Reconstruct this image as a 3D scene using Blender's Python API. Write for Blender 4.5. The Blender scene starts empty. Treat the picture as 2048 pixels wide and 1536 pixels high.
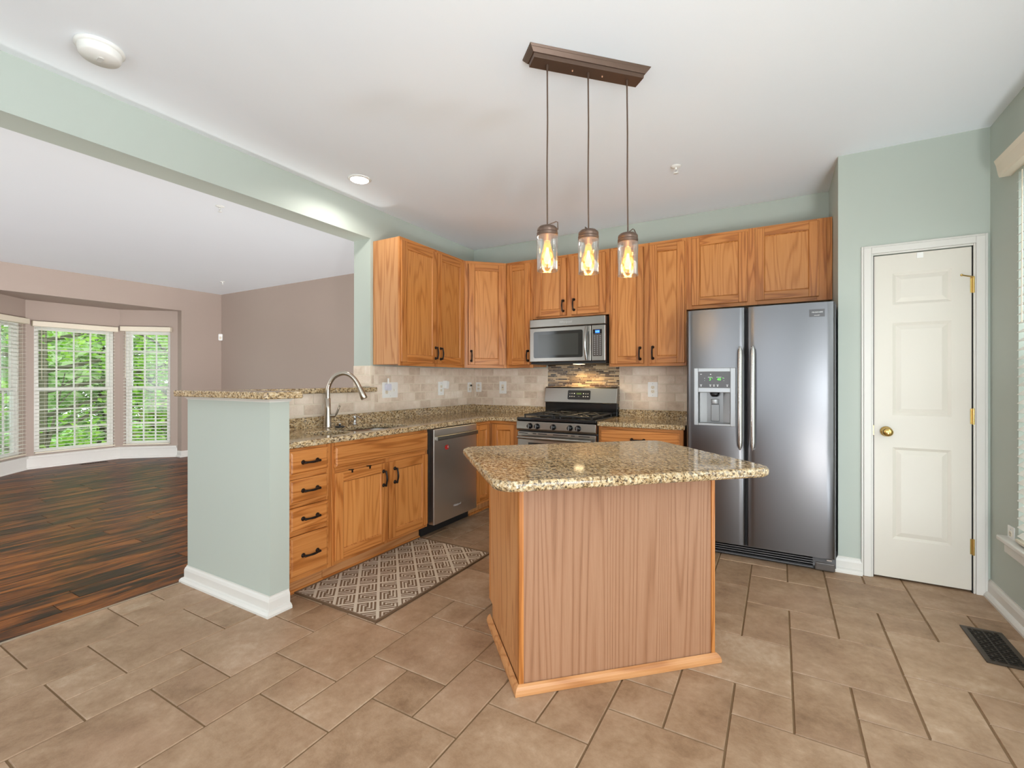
import bpy, bmesh, math, random
from mathutils import Vector, Matrix, Euler
R = math.radians
SC = bpy.context.scene
COL = SC.collection
H = 2.725                                   # ceiling height

# ------------------------------------------------------------------ camera, world, lights, exposure
cam = bpy.data.cameras.new('camera'); camo = bpy.data.objects.new('camera', cam); COL.objects.link(camo)
cam.sensor_width = 36.0; cam.lens = 931.0 / 2048 * 36.0; cam.shift_y = -9.2 / 2048
cam.clip_start = 0.05; cam.clip_end = 200
camo.location = (3.008, -4.379, 1.258); camo.rotation_euler = (R(90), 0, R(29.8))
SC.camera = camo
SC.view_settings.view_transform = 'Standard'; SC.view_settings.look = 'None'
SC.view_settings.exposure = 0.18; SC.view_settings.gamma = 1.0; SC.view_settings.use_curve_mapping = False
SC.cycles.use_denoising = True
SC.cycles.max_bounces = 9; SC.cycles.diffuse_bounces = 5; SC.cycles.glossy_bounces = 4
SC.cycles.transparent_max_bounces = 12; SC.cycles.transmission_bounces = 6
SC.cycles.caustics_reflective = False; SC.cycles.caustics_refractive = False
SC.cycles.sample_clamp_indirect = 4.0

w = bpy.data.worlds.new('sky'); SC.world = w; w.use_nodes = True
wn = w.node_tree; bg = wn.nodes['Background']
bg.inputs[0].default_value = (0.86, 0.94, 1.0, 1); bg.inputs[1].default_value = 2.7

def area(name, loc, rot, sx, sy, power, col=(1, 1, 1), spread=180):
    l = bpy.data.lights.new(name, 'AREA'); l.shape = 'RECTANGLE'; l.size = sx; l.size_y = sy
    l.energy = power; l.color = col; l.spread = R(spread)
    o = bpy.data.objects.new(name, l); COL.objects.link(o); o.location = loc; o.rotation_euler = rot
    return o
def point(name, loc, power, col, r):
    l = bpy.data.lights.new(name, 'POINT'); l.energy = power; l.color = col; l.shadow_soft_size = r
    o = bpy.data.objects.new(name, l); COL.objects.link(o); o.location = loc
    return o
def spot(name, loc, power, col, ang, blend, r):
    l = bpy.data.lights.new(name, 'SPOT'); l.energy = power; l.color = col; l.spot_size = R(ang); l.spot_blend = blend; l.shadow_soft_size = r
    o = bpy.data.objects.new(name, l); COL.objects.link(o); o.location = loc
    return o
# daylight through the patio door behind the camera and the right-hand windows; the living room's rear light is an added, unseen source
def soft(o, kind='Constant'):               # added fill lamp whose light does not fade across the room
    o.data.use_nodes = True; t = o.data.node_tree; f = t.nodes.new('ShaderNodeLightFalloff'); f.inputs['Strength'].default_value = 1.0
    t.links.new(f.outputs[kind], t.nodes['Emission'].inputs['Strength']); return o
area('daylight_patio_door', (2.35, -6.44, 1.55), (R(90), 0, 0), 1.3, 1.0, 6, (0.92, 0.97, 1.0))
area('daylight_breakfast_window', (4.10, -4.55, 1.45), (R(90), 0, R(90)), 2.0, 1.5, 40, (0.92, 0.97, 1.0))
area('added_living_rear_light', (-2.9, -6.44, 1.45), (R(90), 0, 0), 2.4, 1.9, 20, (1.0, 0.98, 0.97))  # added light at an unseen rear opening, brightens the living room
area('daylight_right_window', (4.17, -1.82, 1.37), (R(90), 0, R(90)), 1.5, 1.85, 20, (0.93, 0.98, 1.0))
soft(point('added_right_fill', (3.85, -3.5, 1.14), 3.8, (0.90, 0.96, 1.0), 0.20))  # added main fill by the right wall, no fixture there
soft(point('added_low_fill', (3.88, -4.5, 0.25), 4.7, (0.97, 0.97, 0.96), 0.15))  # added unseen fill near the floor, lifts the ceiling
soft(point('added_low_fill', (3.88, -2.25, 0.25), 4.2, (0.84, 0.93, 1.0), 0.15))  # second added low fill, out of view, for the far ceiling
soft(point('added_living_fill', (-2.4, -6.0, 0.25), 2.5, (0.92, 0.96, 1.0), 0.20))  # added unseen fill low at the back of the living room
soft(point('added_peninsula_fill', (-0.335, -1.78, 0.70), 17.0, (0.98, 0.97, 0.97), 0.10))  # added fill hidden behind the peninsula, brightens living room walls and ceiling
spot('recessed_lamp', (0.346, -1.977, 2.715), 24, (1.0, 0.97, 0.92), 165, 0.5, 0.05)
spot('cooktop_lamp', (1.36, -0.20, 1.396), 16.0, (1.0, 0.72, 0.36), 160, 0.7, 0.03)
PEND = [(2.100, -2.472), (2.243, -2.330), (2.388, -2.191)]
for _p in PEND:
    point('pendant_glow', (_p[0], _p[1], 1.80), 3.0, (1.0, 0.75, 0.45), 0.03)

# ------------------------------------------------------------------ materials
def srgb(r, g, b):
    f = lambda c: (c / 255 / 12.92) if c / 255 <= 0.04045 else ((c / 255 + 0.055) / 1.055) ** 2.4
    return (f(r), f(g), f(b), 1)
class NT:
    def __init__(s, name):
        s.m = bpy.data.materials.new(name); s.m.use_nodes = True; s.t = s.m.node_tree
        s.bsdf = s.t.nodes['Principled BSDF']; s.out = s.t.nodes['Material Output']
    def n(s, typ, **kw):
        nd = s.t.nodes.new('ShaderNode' + typ)
        for k, v in kw.items():
            if k.startswith('i'): nd.inputs[int(k[1:])].default_value = v
            else: setattr(nd, k, v)
        return nd
    def l(s, a, b): s.t.links.new(a, b)
    def math(s, op, a, b=None):
        nd = s.n('Math', operation=op)
        for i, x in enumerate((a, b)):
            if x is None: continue
            if isinstance(x, (int, float)): nd.inputs[i].default_value = x
            else: s.l(x, nd.inputs[i])
        return nd.outputs[0]
    def ramp(s, fac, stops, interp='LINEAR'):
        nd = s.n('ValToRGB'); cr = nd.color_ramp; cr.interpolation = interp
        while len(cr.elements) < len(stops): cr.elements.new(0.5)
        for e, (p, c) in zip(cr.elements, stops): e.position = p; e.color = c
        s.l(fac, nd.inputs[0]); return nd.outputs[0]
    def mixc(s, fac, a, b, mode='MIX'):
        nd = s.n('Mix', data_type='RGBA', blend_type=mode)
        for i, x in ((0, fac), (6, a), (7, b)):
            if isinstance(x, (int, float, tuple)): nd.inputs[i].default_value = x
            else: s.l(x, nd.inputs[i])
        return nd.outputs[2]
    def noise(s, vec, scale, detail=2, rough=0.5, dist=0):
        nd = s.n('TexNoise'); nd.inputs['Scale'].default_value = scale; nd.inputs['Detail'].default_value = detail
        nd.inputs['Roughness'].default_value = rough; nd.inputs['Distortion'].default_value = dist
        if vec is not None: s.l(vec, nd.inputs['Vector'])
        return nd.outputs['Fac']
    def vor(s, vec, scale, feature='F1', out='Distance', rnd=1.0):
        nd = s.n('TexVoronoi', feature=feature); nd.inputs['Scale'].default_value = scale
        nd.inputs['Randomness'].default_value = rnd
        if vec is not None: s.l(vec, nd.inputs['Vector'])
        return nd.outputs[out]
    def vmap(s, vec, scale=(1, 1, 1), rot=(0, 0, 0)):
        nd = s.n('Mapping'); nd.inputs['Scale'].default_value = scale; nd.inputs['Rotation'].default_value = rot
        s.l(vec, nd.inputs['Vector']); return nd.outputs[0]
    def attr(s, name, out='Vector'): return s.n('Attribute', attribute_name=name).outputs[out]
    def obj(s): return s.n('TexCoord').outputs['Object']
    def set(s, **kw):
        for k, v in kw.items():
            i = s.bsdf.inputs[k.replace('_', ' ')]
            if isinstance(v, (int, float, tuple)): i.default_value = v
            else: s.l(v, i)
        return s
    def bump(s, h, strength=0.2, dist=0.002):
        nd = s.n('Bump'); nd.inputs['Strength'].default_value = strength; nd.inputs['Distance'].default_value = dist
        s.l(h, nd.inputs['Height']); s.l(nd.outputs[0], s.bsdf.inputs['Normal'])
def plain(name, c, rough=0.5, metal=0.0, spec=0.5, bump=0, bscale=300, emit=None, es=0):
    t = NT(name); t.set(Base_Color=c, Roughness=rough, Metallic=metal, Specular_IOR_Level=spec)
    if bump: t.bump(t.noise(t.obj(), bscale, 3), bump)
    if emit: t.set(Emission_Color=emit, Emission_Strength=es)
    return t.m
def paint(name, c, rough=0.55):
    t = NT(name); o = t.obj()
    t.set(Base_Color=t.mixc(t.noise(o, 1.3, 2), tuple(x * 0.985 for x in c[:3]) + (1,), tuple(min(1, x * 1.015) for x in c[:3]) + (1,)), Roughness=rough, Specular_IOR_Level=0.3)
    t.bump(t.noise(o, 350, 2), 0.06); return t.m
def oak(name, light, mid, dark, freq=8.0, rough=0.38, stretch=0.07, base=11.0, contrast=0.36):
    t = NT(name); g = t.attr('gc'); rnd = t.attr('rnd', 'Fac')
    n1 = t.noise(t.vmap(g, (1, 1, stretch)), base, 1.5, 0.45, 0.15)
    ring = t.math('ADD', t.math('MULTIPLY', t.math('SINE', t.math('MULTIPLY', n1, freq * 6.283)), 0.5), 0.5)
    ring = t.math('POWER', ring, 3.0)
    fine = t.noise(t.vmap(g, (230, 230, 5)), 1.0, 3, 0.65)
    med = t.noise(t.vmap(g, (60, 60, 0.9)), 1.0, 2, 0.5)
    f = t.math('ADD', t.math('MULTIPLY', ring, contrast), t.math('ADD', t.math('MULTIPLY', fine, 0.56), t.math('MULTIPLY', med, 0.20)))
    c = t.ramp(f, [(0.25, light), (0.62, mid), (1.05, dark)])
    hs = t.n('HueSaturation'); t.l(c, hs.inputs['Color'])
    t.l(t.math('ADD', t.math('MULTIPLY', rnd, 0.16), 0.92), hs.inputs['Value'])
    t.set(Base_Color=hs.outputs[0], Roughness=rough, Specular_IOR_Level=0.45); t.bump(f, 0.08); return t.m
def granite(name):
    t = NT(name); o = t.obj()
    warp = t.n('VectorMath', operation='ADD'); nz = t.n('TexNoise'); nz.inputs['Scale'].default_value = 40; t.l(o, nz.inputs['Vector'])
    sc = t.n('VectorMath', operation='SCALE'); sc.inputs['Scale'].default_value = 0.02; t.l(nz.outputs['Color'], sc.inputs[0])
    t.l(o, warp.inputs[0]); t.l(sc.outputs[0], warp.inputs[1]); p = t.vmap(warp.outputs[0], (1.0, 0.55, 1.0), (0, 0, R(35)))
    base = t.ramp(t.noise(p, 75, 4, 0.7), [(0.36, srgb(104, 82, 54)), (0.45, srgb(172, 144, 104)), (0.56, srgb(204, 182, 144)), (0.72, srgb(222, 208, 184))])
    dark = t.ramp(t.noise(p, 110, 3, 0.6), [(0.53, (0, 0, 0, 1)), (0.60, (1, 1, 1, 1))])
    dark2 = t.ramp(t.vor(p, 70, 'F1'), [(0.16, (1, 1, 1, 1)), (0.30, (0, 0, 0, 1))])
    sel = t.ramp(t.noise(p, 24, 2), [(0.50, (0, 0, 0, 1)), (0.58, (1, 1, 1, 1))])
    c = t.mixc(t.math('MULTIPLY', dark, 0.85), base, srgb(58, 46, 38))
    c = t.mixc(t.math('MULTIPLY', t.math('MULTIPLY', dark2, sel), 0.9), c, srgb(70, 38, 28))
    c = t.mixc(t.math('MULTIPLY', t.ramp(t.noise(p, 48, 2), [(0.58, (0, 0, 0, 1)), (0.66, (1, 1, 1, 1))]), 0.6), c, srgb(150, 140, 124))
    t.set(Base_Color=c, Roughness=0.07, Specular_IOR_Level=0.5); return t.m
def steel(name, c=(0.52, 0.51, 0.50, 1), rough=0.28, axis=2):
    t = NT(name); s = [260, 260, 260]; s[axis] = 2
    n = t.noise(t.vmap(t.obj(), tuple(s)), 1.0, 2)
    t.set(Base_Color=c, Metallic=1.0, Roughness=t.math('ADD', t.math('MULTIPLY', n, 0.02), rough - 0.01)); return t.m
def tiles(name, stops, rough=0.5, bump=0.25, nscale=7, contrast=0.35):
    t = NT(name); o = t.obj(); rnd = t.attr('rnd', 'Fac'); v = t.attr('gc')
    n = t.noise(v, nscale, 5, 0.62); n2 = t.noise(v, nscale * 9, 3, 0.6)
    f = t.math('ADD', t.math('MULTIPLY', rnd, contrast), t.math('ADD', t.math('MULTIPLY', n, 0.7), t.math('MULTIPLY', n2, 0.25)))
    t.set(Base_Color=t.ramp(f, stops), Roughness=rough, Specular_IOR_Level=0.35); t.bump(t.math('ADD', n, n2), bump); return t.m
def clear_glass(name, tint=(1, 1, 1, 1), edge=0.25, refl=0.08, col=(1, 1, 1, 1)):
    t = NT(name); t.t.nodes.remove(t.bsdf)
    tr = t.n('BsdfTransparent'); tr.inputs[0].default_value = tint
    gl = t.n('BsdfGlossy'); gl.inputs[0].default_value = col; gl.inputs['Roughness'].default_value = 0.02
    lw = t.n('LayerWeight'); lw.inputs[0].default_value = 0.25
    mx = t.n('MixShader'); t.l(t.math('ADD', t.math('MULTIPLY', lw.outputs['Facing'], edge), refl), mx.inputs[0])
    t.l(tr.outputs[0], mx.inputs[1]); t.l(gl.outputs[0], mx.inputs[2]); t.l(mx.outputs[0], t.out.inputs[0]); return t.m
M = {}
M['sage'] = paint('sage paint', srgb(180, 188, 179)); M['taupe'] = paint('taupe paint', srgb(168, 152, 141))
M['ceil'] = paint('ceiling paint', srgb(238, 243, 248), 0.8); M['white'] = paint('white trim paint', srgb(218, 216, 210), 0.35)
M['cream'] = paint('door paint', srgb(216, 211, 200), 0.35)
OAK = (srgb(202, 136, 74), srgb(174, 106, 48), srgb(122, 68, 26))
M['oak'] = oak('honey oak', *OAK)
M['oakpanel'] = oak('oak door panel', srgb(206, 142, 80), srgb(184, 118, 58), srgb(126, 72, 30), 12.0, 0.36, 0.09, 7.5, 0.28)
M['oakside'] = oak('oak end panel', srgb(202, 148, 98), srgb(184, 126, 76), srgb(146, 90, 48), 9.0, 0.45, 0.08, 8.0, 0.36)
M['oakpink'] = oak('laminate oak panel', srgb(172, 130, 100), srgb(154, 110, 80), srgb(112, 74, 48), 30.0, 0.5, 0.032, 4.5, 0.30)
M['granite'] = granite('speckled granite')
M['steel'] = steel('brushed steel', (0.42, 0.41, 0.39, 1)); M['steelh'] = steel('brushed steel horizontal', (0.34, 0.33, 0.305, 1), axis=0)
M['steelp'] = plain('smooth steel', (0.42, 0.41, 0.39, 1), 0.27, 1); M['fridge'] = steel('refrigerator steel', (0.165, 0.165, 0.172, 1), 0.30, 0)
M['nickel'] = steel('brushed nickel', (0.56, 0.50, 0.43, 1), 0.25); M['chrome'] = plain('polished chrome', (0.7, 0.7, 0.7, 1), 0.12, 1)
M['dwsteel'] = steel('dark stainless', (0.72, 0.68, 0.63, 1), 0.32, 2)
M['black'] = plain('black enamel', (0.008, 0.008, 0.009, 1), 0.12); M['iron'] = plain('cast iron', (0.02, 0.019, 0.018, 1), 0.45, 0, 0.5, 0.3)
M['blackm'] = plain('matte black', (0.012, 0.012, 0.012, 1), 0.5); M['gap'] = plain('dark gap', (0.01, 0.01, 0.01, 1), 0.9)
M['bronze'] = plain('oil rubbed bronze', (0.022, 0.016, 0.014, 1), 0.32, 0.7); M['bronze2'] = plain('brown bronze', srgb(104, 84, 72), 0.38, 0.55, 0.5, 0.05, 500)
M['brass'] = plain('brass', (0.72, 0.50, 0.18, 1), 0.2, 1); M['dgrey'] = plain('grey plastic', (0.10, 0.10, 0.105, 1), 0.4)
M['silver'] = plain('silver plastic', (0.40, 0.41, 0.42, 1), 0.3, 0.35); M['lgrey'] = plain('pale grey plastic', (0.22, 0.22, 0.22, 1), 0.3, 0.5)
M['plastic'] = plain('white plastic', srgb(236, 236, 232), 0.35); M['offwhite'] = plain('cream plastic', srgb(226, 216, 196), 0.4)
M['mwglass'] = plain('dark oven glass', (0.022, 0.024, 0.022, 1), 0.06); M['slot'] = plain('dark slot', (0.02, 0.02, 0.02, 1), 0.6)
M['bluelcd'] = plain('blue display', (0.01, 0.05, 0.2, 1), 0.3, 0, 0.5, emit=(0.02, 0.22, 0.9, 1), es=0.8)
M['cyan'] = plain('display digits', (0.1, 0.5, 0.9, 1), 0.4, emit=(0.35, 0.8, 1.0, 1), es=1.2)
M['green'] = plain('green digits', (0.1, 0.6, 0.05, 1), 0.4, emit=(0.12, 0.9, 0.06, 1), es=1.0)
M['dimgreen'] = plain('dim clock display', (0.02, 0.03, 0.008, 1), 0.4, emit=(0.05, 0.08, 0.015, 1), es=1.0)
M['ink'] = plain('printed grey lettering', (0.55, 0.55, 0.55, 1), 0.4); M['inkw'] = plain('printed white lettering', (0.8, 0.8, 0.8, 1), 0.5)
M['red'] = plain('red sticker', srgb(170, 40, 36), 0.4)
def floor_tile_mat():
    t = NT('stone look floor tile'); rnd = t.attr('rnd', 'Fac'); v = t.attr('gc')
    n = t.noise(v, 5, 6, 0.68, 0.3); n2 = t.noise(v, 34, 5, 0.7); n3 = t.noise(v, 2.2, 2, 0.5); n4 = t.noise(t.vmap(v, (1, 2.5, 1)), 90, 3, 0.6)
    f = t.math('ADD', t.math('MULTIPLY', t.math('SUBTRACT', n, 0.5), 1.25), t.math('ADD', t.math('MULTIPLY', t.math('SUBTRACT', n2, 0.5), 0.55), t.math('MULTIPLY', rnd, 0.20)))
    c = t.ramp(t.math('ADD', f, 0.40), [(0.10, srgb(120, 92, 68)), (0.38, srgb(150, 121, 94)), (0.62, srgb(168, 140, 113)), (0.95, srgb(192, 168, 144))])
    c = t.mixc(t.ramp(n3, [(0.48, (0, 0, 0, 1)), (0.70, (0.30, 0.30, 0.30, 1))]), c, srgb(168, 134, 110))
    t.set(Base_Color=c, Roughness=0.44, Specular_IOR_Level=0.35); t.bump(t.math('ADD', n2, t.math('MULTIPLY', n4, 0.6)), 0.35, 0.003); return t.m
M['tile'] = floor_tile_mat()
M['grout'] = plain('sanded grout', srgb(122, 98, 72), 0.9, 0, 0.2, 0.3)
M['splash'] = tiles('tumbled travertine', [(0.38, srgb(198, 178, 156)), (0.62, srgb(222, 205, 186)), (0.85, srgb(234, 221, 205)), (1.1, srgb(244, 236, 224))], 0.5, 0.3, 14, 0.34)
M['sgrout'] = plain('pale grout', srgb(222, 210, 190), 0.9)
M['mosaic'] = tiles('glass and stone mosaic', [(0.50, srgb(46, 28, 16)), (0.60, srgb(84, 58, 36)), (0.74, srgb(124, 102, 78)), (0.95, srgb(150, 118, 82)), (1.15, srgb(192, 164, 126))], 0.22, 0.1, 20, 0.75)
def hardwood():
    t = NT('dark hardwood'); g = t.attr('gc'); rnd = t.attr('rnd', 'Fac')
    n = t.noise(t.vmap(g, (11, 11, 2.0)), 1.0, 5, 0.68, 0.5); fine = t.noise(t.vmap(g, (160, 160, 4)), 1.0, 2)
    f = t.math('ADD', t.math('SUBTRACT', t.math('MULTIPLY', n, 1.75), 0.37), t.math('ADD', t.math('MULTIPLY', rnd, 0.16), t.math('MULTIPLY', fine, 0.18)))
    c = t.ramp(f, [(0.48, srgb(34, 17, 7)), (0.62, srgb(74, 38, 13)), (0.76, srgb(112, 60, 20)), (0.96, srgb(146, 86, 34))])
    t.set(Base_Color=c, Roughness=0.38, Specular_IOR_Level=0.22); t.bump(n, 0.12); return t.m
M['hardwood'] = hardwood()
def rugmat():
    t = NT('woven mat yarn'); r = t.attr('rnd', 'Fac'); n = t.noise(t.obj(), 260, 2)
    c = t.mixc(r, srgb(122, 98, 78), srgb(218, 204, 184))
    t.set(Base_Color=t.mixc(t.math('MULTIPLY', n, 0.35), c, srgb(90, 72, 56)), Roughness=0.95, Specular_IOR_Level=0.1); t.bump(n, 0.5); return t.m
M['rug'] = rugmat(); M['rugedge'] = plain('brown binding', srgb(104, 82, 62), 0.95, 0, 0.1, 0.3)
M['pane'] = clear_glass('window glass', (0.97, 0.99, 0.98, 1), 0.20, 0.03); M['jar'] = clear_glass('clear jar glass', (0.97, 0.965, 0.955, 1), 0.80, 0.06)
def amber_bulb():
    t = NT('glowing amber bulb'); t.t.nodes.remove(t.bsdf); tr = t.n('BsdfTransparent'); tr.inputs[0].default_value = (1, .78, .42, 1)
    em = t.n('Emission'); em.inputs[0].default_value = (1, .50, .10, 1); em.inputs[1].default_value = .6; ad = t.n('AddShader')
    t.l(tr.outputs[0], ad.inputs[0]); t.l(em.outputs[0], ad.inputs[1]); t.l(ad.outputs[0], t.out.inputs[0]); return t.m
M['amber'] = amber_bulb()
M['glow'] = plain('glowing filament', (1, 0.8, 0.4, 1), 0.5, emit=(1.0, 0.66, 0.25, 1), es=7.0)
M['led'] = plain('lit lamp lens', (1, 1, 1, 1), 0.5, emit=(1.0, 0.97, 0.92, 1), es=12.0); M['warmlens'] = plain('warm lamp lens', (1, 1, 1, 1), 0.5, emit=(1.0, 0.75, 0.4, 1), es=6.0)
def slatmat():
    t = NT('white blind slat'); t.set(Base_Color=srgb(232, 230, 222), Roughness=0.45); return t.m
M['slat'] = slatmat(); M['valance'] = plain('cream blind valance', srgb(226, 216, 196), 0.5)
def leafmat(name, a, b):
    t = NT(name); r = t.attr('rnd', 'Fac'); t.t.nodes.remove(t.bsdf)
    c = t.mixc(r, a, b); d = t.n('BsdfDiffuse'); tl = t.n('BsdfTranslucent'); t.l(c, d.inputs[0]); t.l(c, tl.inputs[0])
    mx = t.n('MixShader'); mx.inputs[0].default_value = 0.5; t.l(d.outputs[0], mx.inputs[1]); t.l(tl.outputs[0], mx.inputs[2]); t.l(mx.outputs[0], t.out.inputs[0]); return t.m
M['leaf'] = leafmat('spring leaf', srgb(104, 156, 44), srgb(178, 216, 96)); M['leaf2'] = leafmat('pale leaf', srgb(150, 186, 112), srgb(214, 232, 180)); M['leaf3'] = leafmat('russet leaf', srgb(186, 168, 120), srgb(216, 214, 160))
M['bark'] = plain('dark bark', srgb(84, 82, 62), 0.9, 0, 0.2, 0.6, 20); M['lawn'] = plain('lawn', srgb(120, 160, 84), 0.95, 0, 0.1)

# ------------------------------------------------------------------ mesh builder
RN = random.Random(7)
PERM = {0: (1, 2, 0), 1: (0, 2, 1), 2: (0, 1, 2)}
class MB:
    def __init__(s): s.v = []; s.f = []; s.g = []; s.r = []; s.sm = []
    def _add(s, vs, fs, grain=2, rnd=None, smooth=False, M4=None, off=None):
        b = len(s.v); pm = PERM[grain]
        off = off or (RN.uniform(0, 9), RN.uniform(0, 9), RN.uniform(0, 9)); rnd = RN.random() if rnd is None else rnd
        for f in fs:
            s.f.append([b + i for i in f]); s.sm.append(smooth); s.r.append(rnd)
            s.g.append([tuple(vs[i][pm[k]] + off[k] for k in range(3)) for i in f])
        for p in vs: s.v.append(tuple(M4 @ Vector(p)) if M4 is not None else tuple(p))
    def box(s, x0, x1, y0, y1, z0, z1, grain=2, rnd=None, M4=None, off=None):
        vs = [(x, y, z) for z in (z0, z1) for y in (y0, y1) for x in (x0, x1)]
        s._add(vs, [(0, 2, 3, 1), (4, 5, 7, 6), (0, 1, 5, 4), (2, 6, 7, 3), (0, 4, 6, 2), (1, 3, 7, 5)], grain, rnd, False, M4, off); return s
    def frustum(s, x0, x1, z0, z1, y0, y1, ins, grain=2, rnd=None, M4=None):
        # slab whose front (y1) face is inset: raised or chamfered panel seen from -y
        vs = [(x0, y0, z0), (x1, y0, z0), (x1, y0, z1), (x0, y0, z1), (x0 + ins, y1, z0 + ins), (x1 - ins, y1, z0 + ins), (x1 - ins, y1, z1 - ins), (x0 + ins, y1, z1 - ins)]
        fs = [(3, 2, 1, 0), (4, 5, 6, 7), (0, 1, 5, 4), (1, 2, 6, 5), (2, 3, 7, 6), (3, 0, 4, 7)]
        if y1 > y0: fs = [tuple(reversed(f)) for f in fs]
        s._add(vs, fs, grain, rnd, False, M4); return s
    def prism(s, poly, z0, z1, grain=2, rnd=None, M4=None, smooth=False):
        n = len(poly); vs = [(p[0], p[1], z0) for p in poly] + [(p[0], p[1], z1) for p in poly]
        fs = [tuple(range(n - 1, -1, -1)), tuple(range(n, 2 * n))]
        s._add(vs, fs, grain, rnd, False, M4)
        s._add(vs, [(i, (i + 1) % n, n + (i + 1) % n, n + i) for i in range(n)], grain, rnd, smooth, M4); return s
    def lathe(s, prof, c=(0, 0, 0), axis='z', seg=24, M4=None, rnd=None, cap=True):
        vs = []; fs = []
        for (r, z) in prof:
            for k in range(seg):
                a = 2 * math.pi * k / seg; p = (r * math.cos(a), r * math.sin(a), z)
                if axis == 'y': p = (p[0], -p[2], p[1])       # axis towards -y
                elif axis == 'x': p = (p[2], p[0], p[1])
                vs.append((p[0] + c[0], p[1] + c[1], p[2] + c[2]))
        for j in range(len(prof) - 1):
            for k in range(seg):
                k2 = (k + 1) % seg; fs.append((j * seg + k, j * seg + k2, (j + 1) * seg + k2, (j + 1) * seg + k))
        s._add(vs, fs, 2, rnd, True, M4)
        if cap:
            caps = []
            if prof[0][0] > 1e-5: caps.append(tuple(range(seg - 1, -1, -1)))
            if prof[-1][0] > 1e-5: caps.append(tuple((len(prof) - 1) * seg + k for k in range(seg)))
            if caps: s._add(vs, caps, 2, rnd, False, M4)
        return s
    def tube(s, pts, rad, seg=10, M4=None, rnd=None, sy=1.0):
        pts = [Vector(p) for p in pts]; n = len(pts); rad = rad if isinstance(rad, (list, tuple)) else [rad] * n
        vs = []; ref = None
        for i, p in enumerate(pts):
            t = (pts[min(i + 1, n - 1)] - pts[max(i - 1, 0)]).normalized()
            if ref is None: ref = t.orthogonal().normalized()
            ref = (ref - t * ref.dot(t)).normalized(); b = t.cross(ref)
            for k in range(seg):
                a = 2 * math.pi * k / seg; vs.append(tuple(p + (ref * math.cos(a) + b * math.sin(a) * sy) * rad[i]))
        fs = [(j * seg + k, j * seg + (k + 1) % seg, (j + 1) * seg + (k + 1) % seg, (j + 1) * seg + k) for j in range(n - 1) for k in range(seg)]
        s._add(vs, fs, 2, rnd, True, M4); s._add(vs, [tuple(range(seg - 1, -1, -1)), tuple((n - 1) * seg + k for k in range(seg))], 2, rnd, False, M4); return s
    def sweep(s, prof, path, side=1, z0=0.0, closed=False, grain=0):
        # prof: (outward distance, z); path in plan; outward = side * left normal; mitred
        P = [Vector(p) for p in path]; n = len(P); rows = []
        for i in range(n):
            ns = []
            for a, b in ((i - 1, i), (i, i + 1)):
                if closed or (0 <= a and b < n):
                    d = (P[b % n] - P[a % n]).normalized(); ns.append(Vector((-d.y, d.x)) * side)
            m = ns[0] if len(ns) == 1 else (ns[0] + ns[1]) / (1 + ns[0].dot(ns[1]))
            rows.append([(P[i].x + m.x * d, P[i].y + m.y * d, z0 + z) for d, z in prof])
        k = len(prof); vs = [p for r_ in rows for p in r_]
        rng = range(n if closed else n - 1)
        for i in rng:
            j = (i + 1) % n
            fs = [(i * k + q, j * k + q, j * k + (q + 1) % k, i * k + (q + 1) % k) for q in range(k)]
            if side < 0: fs = [tuple(reversed(f)) for f in fs]
            s._add(vs, fs, grain, None, False)
        if not closed: s._add(vs, [tuple(range(k)), tuple(reversed(range((n - 1) * k, n * k)))], grain, None, False)
        return s
    def sphere(s, c, rx, ry, rz, seg=16, rings=10, M4=None, rnd=None):
        prof = [(math.sin(math.pi * i / rings), -math.cos(math.pi * i / rings)) for i in range(rings + 1)]
        T = Matrix.Translation(c) @ Matrix.Diagonal((rx, ry, rz, 1)); T = M4 @ T if M4 is not None else T
        return s.lathe(prof, seg=seg, M4=T, rnd=rnd, cap=False)
    def text(s, txt, size, M4, ext=0.0006, align='CENTER', shear=0.0):
        cu = bpy.data.curves.new('lettering', 'FONT'); cu.body = txt; cu.size = size; cu.extrude = ext; cu.align_x = align; cu.align_y = 'CENTER'; cu.resolution_u = 2; cu.shear = shear
        o = bpy.data.objects.new('lettering', cu); COL.objects.link(o)
        dg = bpy.context.evaluated_depsgraph_get(); me = bpy.data.meshes.new_from_object(o.evaluated_get(dg), depsgraph=dg)
        s._add([tuple(v.co) for v in me.vertices], [tuple(p.vertices) for p in me.polygons], 2, 0.5, False, M4)
        bpy.data.objects.remove(o); bpy.data.curves.remove(cu); bpy.data.meshes.remove(me); return s
    def slab(s, outer, holes, z0, z1, bev=0.01, res=4):
        from mathutils.geometry import tessellate_polygon
        def ccw(p): return sum(p[i - 1][0] * p[i][1] - p[i][0] * p[i - 1][1] for i in range(len(p))) > 0
        loops = [list(outer) if ccw(outer) else list(outer)[::-1]] + [list(h)[::-1] if ccw(h) else list(h) for h in holes]
        prof = [(bev * (1 - math.sin(R(90 * k / res))), z0 + bev * (1 - math.cos(R(90 * k / res)))) for k in range(res + 1)]
        prof += [(bev * (1 - math.cos(R(90 * k / res))), z1 - bev * (1 - math.sin(R(90 * k / res)))) for k in range(res + 1)]
        caps = {0: [], len(prof) - 1: []}
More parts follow.
